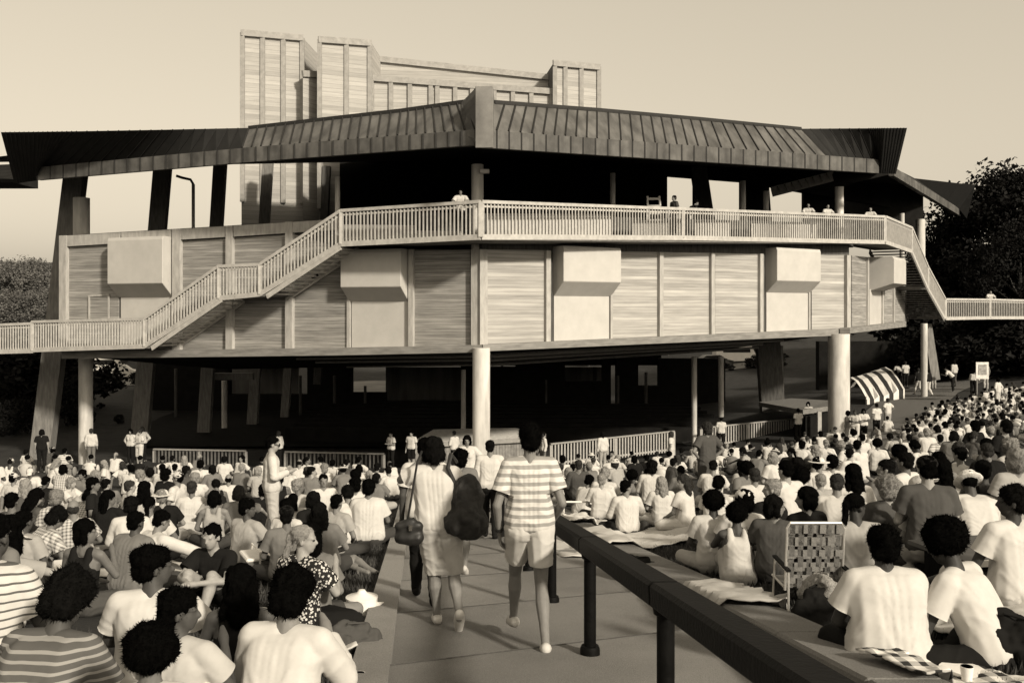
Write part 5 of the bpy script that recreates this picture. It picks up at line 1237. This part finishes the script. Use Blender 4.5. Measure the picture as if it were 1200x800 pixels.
for px, pn, rz, sh, lab in ((540, 'rest', 3.1, 'white', 'woman in white leaning on the balcony rail beside the corner column'), (790, 'stand', 2.0, 'dark grey', 'person in dark top by the slatted high chair on the balcony'), (805, 'bend', -1.4, 'black', 'person in black stooping on the balcony past the slatted high chair'),
        (947, 'rest', 2.9, 'white', 'person in white leaning on the balcony near the far column'), (969, 'rest', 3.3, 'white', 'second person in white at the balcony, nearest the far column'), (1020, 'rest', 2.8, 'white', 'person in white at the balcony corner'), (1031, 'bend', 1.0, 'light grey', 'person in pale grey bending at the balcony corner')):
    fl = LR.pt(px, 282, -.45) if px < 563 else RR.pt(px, 283, -.45)
    spawn(PR[pn], (fl.x, fl.y, (LR.pt(563, 281.5).z if px < 563 else lerp(LR.pt(563, 281.5).z, RR.pt(1036, 286).z, (px - 563) / 473)) + .22), rz, 1.0, random.choice(['pale', 'tan']), ('tee', sh), ('trousers', 'black'), ('short' if px != 540 else 'bob', 'black'), label=lab)
p = BR.pt(1160, 374, -.5); spawn(PR['rest'], (p.x, p.y, p.z + .2), 3.1, 1.0, 'pale', ('tee', 'white'), ('trousers', 'black'), ('short', 'dark'), label='person in white leaning on the footbridge rail before the trees')
#PART6
# ------------------------------------------------------------------ the seated crowd, head by head
SH = {'W': ('tee', 'white'), 'V': ('long', 'white'), 'C': ('tee', 'cream'), 'L': ('tee', 'light grey'), 'M': ('tee', 'mid grey'), 'D': ('tee', 'dark grey'), 'B': ('tee', 'black'), 'S': ('tee', 'striped'), 'K': ('tee', 'checked'), 'T': ('tank', 'white'), 'N': ('tank', 'black'), 'F': ('tee', 'floral')}
CROWD = '''31,530,W 56,527,D 62,527,B 76,529,S 136,534,W 35,553,W 74,551,K 16,561,C 96,556,M 113,558,B 153,550,W 144,544,W 176,552,L 165,557,V 190,549,W 205,548,W 219,552,D 235,545,W 202,538,W 216,537,W 208,560,W 195,557,B
153,571,W 170,573,W 154,594,V 175,592,W 30,571,D 54,567,B 14,588,D 43,585,D 67,583,K 86,596,K 104,584,K 110,568,B 125,568,M 225,573,W 190,583,B 247,581,L 263,539,W 283,538,W 284,549,M 268,562,W 253,571,N 280,581,M 303,552,L 339,552,W 351,544,W 360,540,W 375,539,W 380,549,W 390,542,W
360,555,L 366,553,M 350,571,C 379,564,W 366,584,B 407,544,D 421,540,W 418,558,W 432,557,N 442,549,W 442,561,M 416,567,W 343,587,C 407,581,W 365,632,M 6,622,M 12,640,L 652,548,W 656,558,W 666,564,B 678,536,W 693,534,W 717,531,W 690,548,M 691,567,W 709,558,W 720,543,L 743,538,B 757,537,B 764,548,V
794,537,W 790,542,D 784,533,W 836,549,W 834,535,W 874,548,M 852,524,W 860,522,W 877,518,W 868,547,L 920,553,W 946,547,B 996,533,W 870,531,L 1124,534,V 1156,531,B 1188,546,W 1010,514,W 1005,523,W 1028,521,W 1043,515,L 1012,504,W 1040,490,W 1098,505,L 1080,514,D 1123,533,B 1038,548,W 1100,541,M 1155,523,D 1182,521,C
1107,500,W 1160,505,W 1142,499,B 1190,537,L 1168,470,W 1150,462,W 1182,470,W 1190,458,W 1120,478,W 1132,486,W 1108,482,W 1148,480,B 1164,488,D 1178,500,B 1065,512,W 1072,528,W 1052,532,B 1060,543,W 1086,552,D 1118,512,M 900,520,W 913,524,W 926,530,B 940,522,W 955,528,L 968,520,W 905,538,W 890,533,M 934,545,C 960,545,W 975,540,V 985,524,W 992,516,B'''
taken = [(o['pp'][0], o['pp'][1]) for o, _ in PEOPLE if 'pp' in o.keys()]
LOOKW = {'short': 'short-haired', 'thick': 'thick-haired', 'bob': 'bob-haired', 'long': 'long-haired', 'afro': 'round-haired', 'curly': 'curly-haired', 'balding': 'balding', 'ponytail': 'ponytailed'}
rg = random.Random(11)
def crowd(px, py, code):
    kind, col_ = SH[code]; hk = rg.choices(['short', 'thick', 'bob', 'long', 'afro', 'curly', 'balding', 'ponytail'], [34, 20, 13, 9, 6, 9, 4, 5])[0]
    hc = rg.choices(['black', 'dark', 'brown', 'fair', 'grey'], [44, 28, 12, 9, 7])[0]
    if hk == 'afro': hc = 'black'
    hat = None
    if rg.random() < .11: hat = rg.choice([('cap', 'white'), ('sunhat', 'straw'), ('bucket', 'white'), ('cap', 'black')])
    pn = rg.choices(['cross', 'eat', 'knees', 'back', 'side', 'reach', 'turnl', 'turnr', 'kneel', 'hunch', 'broad', 'chair'], [16, 12, 9, 7, 9, 7, 11, 11, 3, 7, 10, 3])[0]
    rz = rg.gauss(0, .38) if rg.random() < .85 else rg.uniform(-3.1, 3.1)
    skin = rg.choices(['pale', 'tan', 'olive', 'brown', 'dark'], [24, 34, 16, 18, 8])[0]
    bt = rg.choice([('trousers', 'denim'), ('trousers', 'khaki'), ('shorts', 'white'), ('shorts', 'denim'), ('shorts', 'khaki'), ('skirt', 'light grey'), ('trousers', 'black'), ('skirt', 'black')])
    word = {'tee': 'T-shirt', 'long': 'long-sleeved shirt', 'tank': 'tank top'}[kind]
    head = {'cap': '%s-capped' % hat[1], 'sunhat': 'straw-hatted', 'bucket': 'white-hatted'}[hat[0]] if hat else ('balding' if hk == 'balding' else hc + ' ' + LOOKW[hk])
    look = '%s person in %s %s' % (head, col_, word)
    seat_at(px, py, pn, rz, None, sc=rg.uniform(.94, 1.06), skin=skin, shirt=(kind, col_), bottom=bt, hair=(hk, hc), hat=hat, look=look, group='people seated on the lawn')
for it in CROWD.split():
    px, py, c = it.split(','); crowd(int(px), int(py), c); taken.append((int(px), int(py)))
def headpx(py, px):
    L = at_head(px, py, .81); return .25 * F / L.y
import bisect
def inside(px, py):
    if px < 462: return py > 537 + max(0, (px - 200)) * .01 and py < 612
    if px > 640: return py > line([(640, 536), (800, 528), (900, 514), (1000, 500), (1062, 492), (1100, 470), (1200, 446)], px) and py < 596 and not (1035 < px < 1062 and py < 520)
    return False
tries = 0; added = 0
while tries < 9000 and len(PEOPLE) < 300:
    tries += 1; px = rg.choice([rg.uniform(-14, 458), rg.uniform(645, 1214), rg.uniform(645, 1214)]); py = 440 + (600 - 440) * rg.random() ** 1.0
    if not inside(px, py): continue
    hp = headpx(py, px)
    if any(abs(px - a) < hp * 1.25 and abs(py - b) < hp * .62 for a, b in taken): continue
    L = at_head(px, py, .81)
    if L.y > 58 or (kerb_l(L.y) - .6 < L.x < kerb_r(L.y) + .9): continue
    # keep the marked blankets, the standing people's feet and the chair clear
    crowd(px, py, rg.choices(list('WVCLMDBSKTNF'), [38, 9, 7, 10, 10, 8, 9, 3, 4, 3, 2, 1])[0]); taken.append((px, py)); added += 1

# the farthest rows, too small to tell apart, as one mass
cm = [clm('white'), clm('cream'), clm('mid grey'), clm('black'), SKIN['tan'], HAIRM['black'], HAIRM['brown'], clm('denim')]
cv, cf, ci = [], [], []
def far_figure(px, py):
    L = at_head(px, py, .81)
    if L.y < 30 or L.y > 66 or (L.y < 48 and kerb_l(L.y) - .6 < L.x < kerb_r(L.y) + .9): return 0
    rz = rg.gauss(0, .6); M = Matrix.Translation(L) @ Matrix.Rotation(rz, 4, 'Z'); sm_ = rg.choices([0, 1, 2, 3], [52, 14, 18, 16])[0]; ln = rg.uniform(-.05, .3)
    def add(c, r, m_):
        V, Fc = [], []; ellipsoid(V, Fc, c, r, M, 9, 6); b = len(cv); cv.extend(V); cf.extend(tuple(i + b for i in f) for f in Fc); ci.extend([m_] * len(Fc))
    add((0, ln * .3, .36), (.20, .13, .28), sm_); add((0, ln * .5, .56), (.23, .10, .10), sm_); add((0, .02, .14), (.22, .18, .14), 7); add((-.24, .30, .14), (.14, .20, .08), rg.choice([4, 7])); add((.24, .30, .14), (.14, .20, .08), rg.choice([4, 7]))
    for s in (-1, 1): add((s * .25, ln * .5 + .06, .42), (.055, .09, .16), rg.choice([4, sm_])); add((s * .14, ln * .5 + .26, .34), (.09, .10, .04), 4)
    add((0, ln, .80), (.075, .09, .11), 4); add((0, ln - .025, .845), (.09, .10, .09), rg.choice([5, 5, 5, 6])); return 1
n_far = 0
for _ in range(5000):
    px = rg.choice([rg.uniform(-14, 455), rg.uniform(650, 1000), rg.uniform(1050, 1222), rg.uniform(1050, 1222), rg.uniform(1050, 1222)]); py = rg.uniform(438, 548)
    if not inside(px, py): continue
    hp = headpx(py, px)
    if any(abs(px - a) < hp * 1.15 and abs(py - b) < hp * .55 for a, b in taken): continue
    if far_figure(px, py): taken.append((px, py)); n_far += 1
    if n_far >= 190: break
o = MB().poly(cv, cf).build('seated_crowd', cm[0], smooth=True)
for m_ in cm[1:]: o.data.materials.append(m_)
o.data.polygons.foreach_set('material_index', ci); tag(o, kind='stuff')

# ------------------------------------------------------------------ picnic things
def blanket(x, d, w_, l_, rz, m, label, group=None, wob=.02, n=22, hump=None):
    V, Fc = [], []; sd = rg.random() * 50
    for j in range(n + 1):
        for i in range(n + 1):
            u, v_ = i / n - .5, j / n - .5; ed = 1 + .06 * noise.noise(V3((u * 4 + sd, v_ * 4, 1)))
            p = Matrix.Rotation(rz, 3, 'Z') @ V3((u * w_ * ed, v_ * l_ * ed, 0)); X, Y = x + p.x, d + p.y
            if label.startswith('pale quilt'): X = max(X, kerb_r(Y) - .05)
            z = g(X, Y) + .035
            if kerb_r(Y) - .25 < X < kerb_r(Y) + .5: z = gpath(Y) + hr(Y) + .015 if X > kerb_r(Y) - .02 else gpath(Y) + hr(Y) - (kerb_r(Y) - X) * 1.2
            z += wob * max(0, 1.0 + noise.fractal(V3((X * 5, Y * 5, sd)), 1, 2, 3)) * 1.4
            V.append((X, Y, z))
    for j in range(n):
        for i in range(n): a = j * (n + 1) + i; Fc.append((a, a + 1, a + n + 2, a + n + 1))
    o = MB().poly(V, Fc).build('picnic_blanket', m, smooth=True); so_ = o.modifiers.new('thick', 'SOLIDIFY'); so_.thickness = .012; so_.offset = 1
    tag(o, label, 'blanket', group); return o
CHK = mat('gingham', .70, .9, .1, 8, pattern=pat_plaid(.11, .02))
def GX(px, py, d): return (px - 600) / F * d
blanket(GX(752, 610, 14.7), 14.7, 3.3, 2.3, .25, clm('white'), 'crumpled white blanket under the profile man and fair girl', wob=.035)
blanket(GX(826, 690, 8.2) + .05, 8.6, 1.5, 1.1, -.3, clm('cream'), 'pale quilt hanging over the ledge edge under the white tank top', wob=.03)
blanket(GX(668, 620, 17.2), 17.2, 1.1, .9, .4, clm('white'), 'white sheet bunched on the ledge by the low white chair', wob=.05)
blanket(GX(1120, 775, 5.6), 5.75, .8, .6, .3, CHK, 'gingham picnic cloth in front of the large white T-shirt pair', wob=.02)
blanket(GX(1190, 720, 6.8), 6.9, 1.1, 1.0, .2, clm('white'), 'white sheet beside the person leaning over picnic food', wob=.03)
blanket(GX(240, 800, 4.4), 4.6, .9, .7, .1, clm('white'), 'white cloth under the plate near the picture bottom', wob=.03)
blanket(GX(372, 690, 7.2), 7.2, .55, .3, .5, clm('white'), 'white towel crumpled on the grass next to the kerb', wob=.05)
blanket(GX(130, 700, 6.1), 6.0, 1.0, .6, .2, clm('cream'), 'cream cloth with a handbag beside the black tank top', wob=.04)
for i in range(16):
    for _ in range(60):
        left = i % 2; px = rg.uniform(20, 430) if left else rg.uniform(700, 1180); d = rg.uniform(11.5, 24); x = GX(px, 0, d)
        if x < kerb_l(d) - 1.2 or x > kerb_r(d) + 1.4: break
    blanket(x, d, rg.uniform(1.2, 2.0), rg.uniform(1.0, 1.5), rg.uniform(0, 3), rg.choice([clm('white'), clm('cream'), clm('checked'), clm('light grey'), clm('dark grey')]), 'picnic blanket mostly hidden beneath the seated crowd', 'blankets under the crowd', .02, 12)
# folding lawn chair, seen from behind
x = GX(957, 0, 8.35); o = empty('lawn_chair', (x, 8.35, g(x, 8.35))); tag(o, 'folding lawn chair with woven webbing back, next to the ledge', 'chair')
o.scale = (.88, .9, .98); tubm = mat('bright_tube', .62, .35, .1, 4, metal=.6); web = mat('chair_webbing', .10, .85, .3, 20, .3, 60); web2 = mat('chair_webbing_pale', .17, .85, .2, 20, .3, 60)
def loc_(p): return V3((x + p[0], 8.35 + p[1], g(x, 8.35) + p[2]))
tilt = -.12; Bk = lambda u, v_: loc_((u, .10 + v_ * tilt, .17 + v_))
MB().tube([Bk(-.29, 0), Bk(-.29, .58), Bk(-.26, .63), Bk(.26, .63), Bk(.29, .58), Bk(.29, 0)], .014, 8).build('back_frame', tubm, o)
for k in range(5):
    mb = MB(); v0 = .06 + k * .118
    for j in range(14):
        u0, u1 = -.29 + j * .58 / 14, -.29 + (j + 1) * .58 / 14; s = .008 * (1 if (j // 2 + k) % 2 else -1)
        a, b = Bk(u0, v0), Bk(u1, v0); dy = V3((0, s - .004, 0)); up = V3((0, tilt * .085, .085)); mb.poly([a + dy, b + dy, b + dy + up, a + dy + up], [(0, 1, 2, 3)])
    mb.build('webbing', web2, o)
for k in range(6):
    mb = MB(); u0 = -.265 + k * .092
    for j in range(12):
        v0, v1 = .02 + j * .05, .02 + (j + 1) * .05; s = .008 * (-1 if (j // 2 + k) % 2 else 1)
        a, b = Bk(u0, v0), Bk(u0 + .056, v0); c, d_ = Bk(u0 + .056, v1), Bk(u0, v1); dy = V3((0, s - .004, 0)); mb.poly([a + dy, b + dy, c + dy, d_ + dy], [(0, 1, 2, 3)])
    mb.build('webbing', web, o)
for s in (-.30, .30):
    MB().tube([loc_((s, .10, .20)), loc_((s, .52, .20))], .012, 8).build('seat_rail', tubm, o)
    MB().tube([loc_((s, -.05, .0)), loc_((s, -.05, .36)), loc_((s, .42, .38))], .012, 8).build('leg', tubm, o)
    MB().tube([loc_((s, .50, .0)), loc_((s, .42, .38))], .012, 8).build('leg', tubm, o)
    MB().bar(loc_((s, -.06, .385)), loc_((s, .44, .40)), .045, .018).build('armrest', BLACKM, o)
mb = MB(); mb.poly([loc_((-.28, .10, .20)), loc_((.28, .10, .20)), loc_((.28, .52, .20)), loc_((-.28, .52, .20))], [(0, 1, 2, 3)]); mb.build('seat', web2, o)
# low white chair of the jumper man
x2 = GX(678, 0, 18.2); z2 = g(x2, 18.2); o = empty('beach_chair', (x2, 18.2, z2)); tag(o, 'low white-framed beach chair holding the grey-jumpered person', 'chair')
MB().tube([(x2 - .3, 18.06, z2 + .05), (x2 - .3, 17.94, z2 + .55), (x2 + .3, 17.94, z2 + .55), (x2 + .3, 18.06, z2 + .05)], .022, 8).build('back_frame', WHITEP, o)
for s in (-.3, .3): MB().tube([(x2 + s, 18.06, z2 + .05), (x2 + s, 18.6, z2 + .24), (x2 + s, 18.65, z2)], .018, 8).build('leg', WHITEP, o)
MB().box((x2, 18.3, z2 + .18), .6, .5, .03).build('seat', clm('light grey'), o)
# dark board table on the right
x3 = GX(1150, 0, 8.2); z3 = g(x3, 8.2); o = empty('folding_table', (x3, 8.2, z3)); tag(o, 'low dark folding table with pale edge before the bucket hat', 'table'); rt3 = Matrix.Rotation(.25, 3, 'Z')
MB().box((x3 + .1, 8.2, z3 + .34), 1.15, .75, .035, .25).build('table_top', mat('dark_table_top', .05, .4, .2, 6), o)
MB().box((x3 + .1 + .1, 8.2 - .375, z3 + .338), 1.10, .03, .05, .25).build('edge_strip', WHITEP, o)
MB().box((x3 + .1, 8.25, z3 + .17), .95, .5, .31, .25).build('case', BLACKM, o)
# bags, baskets, dishes
def sack(px, d, s, m, label, cat='bag', name='cloth_bag', group=None):
    x = GX(px, 0, d); o = solid(name, [('c', (-.12, 0, .12), (.12, .02, .12), .13, .12), ('c', (-.08, .02, .22), (.10, 0, .24), .09, .07), ('c', (-.14, -.05, .06), (.16, .04, .05), .07, .06)], .016, m, label, cat, (.05, 8, (1, 1, 1)), group); o.location = (x, d, g(x, d)); o.scale = (s,) * 3; o.rotation_euler = (0, 0, px)
    mb = MB().tube([(-.13, 0, .20), (-.10, .05, .30), (.05, .07, .32), (.13, .03, .20)], .009, 6).build('handle', m); mb.parent = o; return o
sack(968, 7.7, 1.15, clm('black'), 'black cloth bag slumped behind the ledge by the lawn chair')
sk = sack(960, 7.8, .8, mat('tweed', .22, .9, .5, 60, .4, 120), 'tweedy grey bag folded over the black bag'); sk.location.z += .20
sack(412, 7.4, .9, clm('dark grey'), 'dark grey bag on the grass next to the kerb'); sack(112, 6.2, .7, clm('cream'), 'pale handbag on the cream cloth beside the black tank top', 'handbag')
sack(1190, 6.1, 1.05, clm('black'), 'black jacket heaped beside the gingham cloth', 'jacket', 'jacket')
sack(745, 11.2, 1.1, clm('black'), 'black bag on the grass below the white blanket'); sack(718, 15.6, .9, clm('black'), 'black bag beside the profile man on the blanket')
def dish(px, d, r, label, z=.05, m=None, group=None):
    x = GX(px, 0, d); o = MB().lathe((0, 0, 0), [(r * .6, 0), (r, .022), (r * .98, .026), (r * .6, .006)], 20).build('paper_plate', m or WHITEP, smooth=True); o.location = (x, d, g(x, d) + z); tag(o, label, 'plate', group); return o
dish(232, 5.1, .15, 'white paper plate held by the person eating', .40); dish(182, 7.2, .15, 'white paper plate in front of the broad grey T-shirt man', .2)
dish(1128, 5.9, .14, 'white oval plate on the gingham cloth', .07); dish(1060, 9.6, .13, 'white plate near the visor hat man', .12); dish(300, 8.6, .13, 'white plate below the smiling face', .12)
def cup(px, d, label, z=.03, group=None):
    x = GX(px, 0, d); o = MB().lathe((0, 0, 0), [(.028, 0), (.040, .10), (.037, .10), (.026, .008)], 14).build('paper_cup', WHITEP, smooth=True); o.location = (x, d, g(x, d) + z); tag(o, label, 'cup', group)
cup(421, 6.35, 'white paper cup standing on the grass at the kerb'); cup(1133, 5.75, 'white paper cup on the gingham cloth', .06); cup(372, 8.3, 'white paper cup behind the floral top'); cup(1012, 9.2, 'white cup beside the brown-haired man')
x = GX(424, 0, 9.0); o = empty('white_pot', (x, 9.0, g(x, 9.0))); tag(o, 'lidded white pot on the grass behind the broad white shirt', 'pot')
MB().lathe((x, 9.0, g(x, 9.0)), [(.12, .02), (.15, .05), (.15, .2), (.14, .2)], 20).build('body', WHITEP, o, smooth=True); MB().lathe((x, 9.0, g(x, 9.0)), [(.155, .2), (.155, .215), (.05, .25), (.03, .28), (.0, .285)], 20).build('lid', WHITEP, o, smooth=True)
for s in (-1, 1): MB().tube([(x + s * .14, 9, g(x, 9) + .15), (x + s * .2, 9, g(x, 9) + .16), (x + s * .14, 9, g(x, 9) + .12)], .014, 6).build('handle', WHITEP, o)
def sandal(px, d, rz, m, label):
    x = GX(px, 0, d); o = empty('sandal', (x, d, g(x, d) + .04)); o.rotation_euler = (0, 0, rz); tag(o, label, 'sandal', 'sandals by the kerb')
    V, Fc = [], []; ellipsoid(V, Fc, (0, .06, .01), (.045, .09, .012)); ellipsoid(V, Fc, (0, -.06, .012), (.036, .07, .014)); s = mesh_obj('sole', fuse(V, Fc, .008, 1, 'sole'), m, o)
    q = MB().tube([(-.045, .06, .01), (-.02, .05, .045), (.02, .05, .045), (.045, .06, .01)], .008, 6).build('strap', m); q.parent = o
sandal(424, 5.95, -.9, clm('black'), 'black sandal on the grass edge by the kerb, soles flat'); sandal(416, 5.75, -.6, clm('black'), 'black sandal on the grass edge by the kerb, soles flat'); sandal(405, 5.2, .6, clm('white'), 'white sandal below the black ones at the kerb')
# baskets and coolers in the crowd
def cooler(px, d, label, v_):
    x = GX(px, 0, d); z = g(x, d); o = empty('cool_box', (x, d, z)); o.rotation_euler = (0, 0, px * .3); tag(o, label, 'cool box')
    for nm, mb, m in (('body', MB().box((0, 0, .15), .46, .30, .28), mat('cool_box_%d' % int(v_ * 100), v_, .5)), ('lid', MB().box((0, 0, .315), .48, .32, .045), WHITEP), ('handle', MB().tube([(-.24, 0, .24), (-.25, 0, .40), (.25, 0, .40), (.24, 0, .24)], .012, 6), WHITEP)):
        q = mb.build(nm, m, bevel=.015 if nm != 'handle' else 0); q.parent = o
cooler(300, 11.5, 'white-lidded dark cool box in the left-hand crowd', .1); cooler(900, 12.0, 'white-lidded pale cool box behind the fair-haired boy', .5); cooler(80, 10.5, 'white-lidded mid-grey cool box by the all-black figure', .25)
# slatted high chair on the balcony
p = RR.pt(776, 283, -1.0); o = empty('slatted_high_chair', (p.x, p.y, p.z + .2)); tag(o, 'pale slatted high chair standing on the balcony', 'chair')
for s in (-.32, .32): MB().bar((p.x + s - .25, p.y, p.z + .2), (p.x + s * .8 - .35, p.y + .3, p.z + 2.0), .08, .08).build('leg', RAILW, o)
for k in range(5): MB().box((p.x - .28 - k * .015, p.y + .05 + k * .05, p.z + .6 + k * .32), .6, .08, .1).build('rung', RAILW, o)

# ------------------------------------------------------------------ labels that single out each one in the crowd
bpy.context.view_layer.update()
LM = [('the folding lawn chair', 957, 635), ('the sunglasses man', 320, 560), ('the bucket hat', 1150, 600), ('the visor-hat man', 1090, 605), ('the striped-marquee walk', 1040, 500), ('the thick column', 983, 500), ('the brown-dressed woman', 826, 550), ('the white blanket', 740, 600), ('the notice board', 1151, 445),
      ('the slim pale column', 100, 510), ('the gate pole', 813, 510), ('the timber booth', 455, 540), ('the all-black figure', 128, 600), ('the smiling face', 335, 597), ('the broad white shirt', 435, 605), ('the fence gap', 310, 535), ('the black tank top', 103, 640), ('the curly-grey head', 1040, 590), ('the low white chair', 678, 580), ('the raking-post trio', 160, 520), ('the grey tank top', 251, 600), ('the slender paired posts', 1090, 440), ('the ledge corner', 650, 560)]
RANK = ['closest', 'second closest', 'third closest', 'fourth closest', 'fifth closest', 'sixth closest', 'seventh closest']
groups = {}
for o, look in PEOPLE:
    if not look: continue
    px, py = o['pp']; nm, lx, ly = min(LM, key=lambda L: (L[1] - px) ** 2 + ((L[2] - py) * 1.6) ** 2)
    dx, dy = px - lx, (py - ly) * 1.6
    dr = ('right of' if dx > 0 else 'left of') if abs(dx) > abs(dy) else ('in front of' if dy > 0 else 'beyond')
    groups.setdefault((look, nm, dr), []).append(((dx * dx + dy * dy), o))
for (look, nm, dr), L in groups.items():
    for i, (_, o) in enumerate(sorted(L, key=lambda t: t[0])):
        o['label'] = '%s, %s%s %s' % (look, (RANK[min(i, 6)] + ' ') if len(L) > 1 else '', dr, nm)
for o, look in PEOPLE:
    if 'pp' in o.keys(): del o['pp']
print('PEOPLE', len(PEOPLE), 'random', added, 'far', n_far)
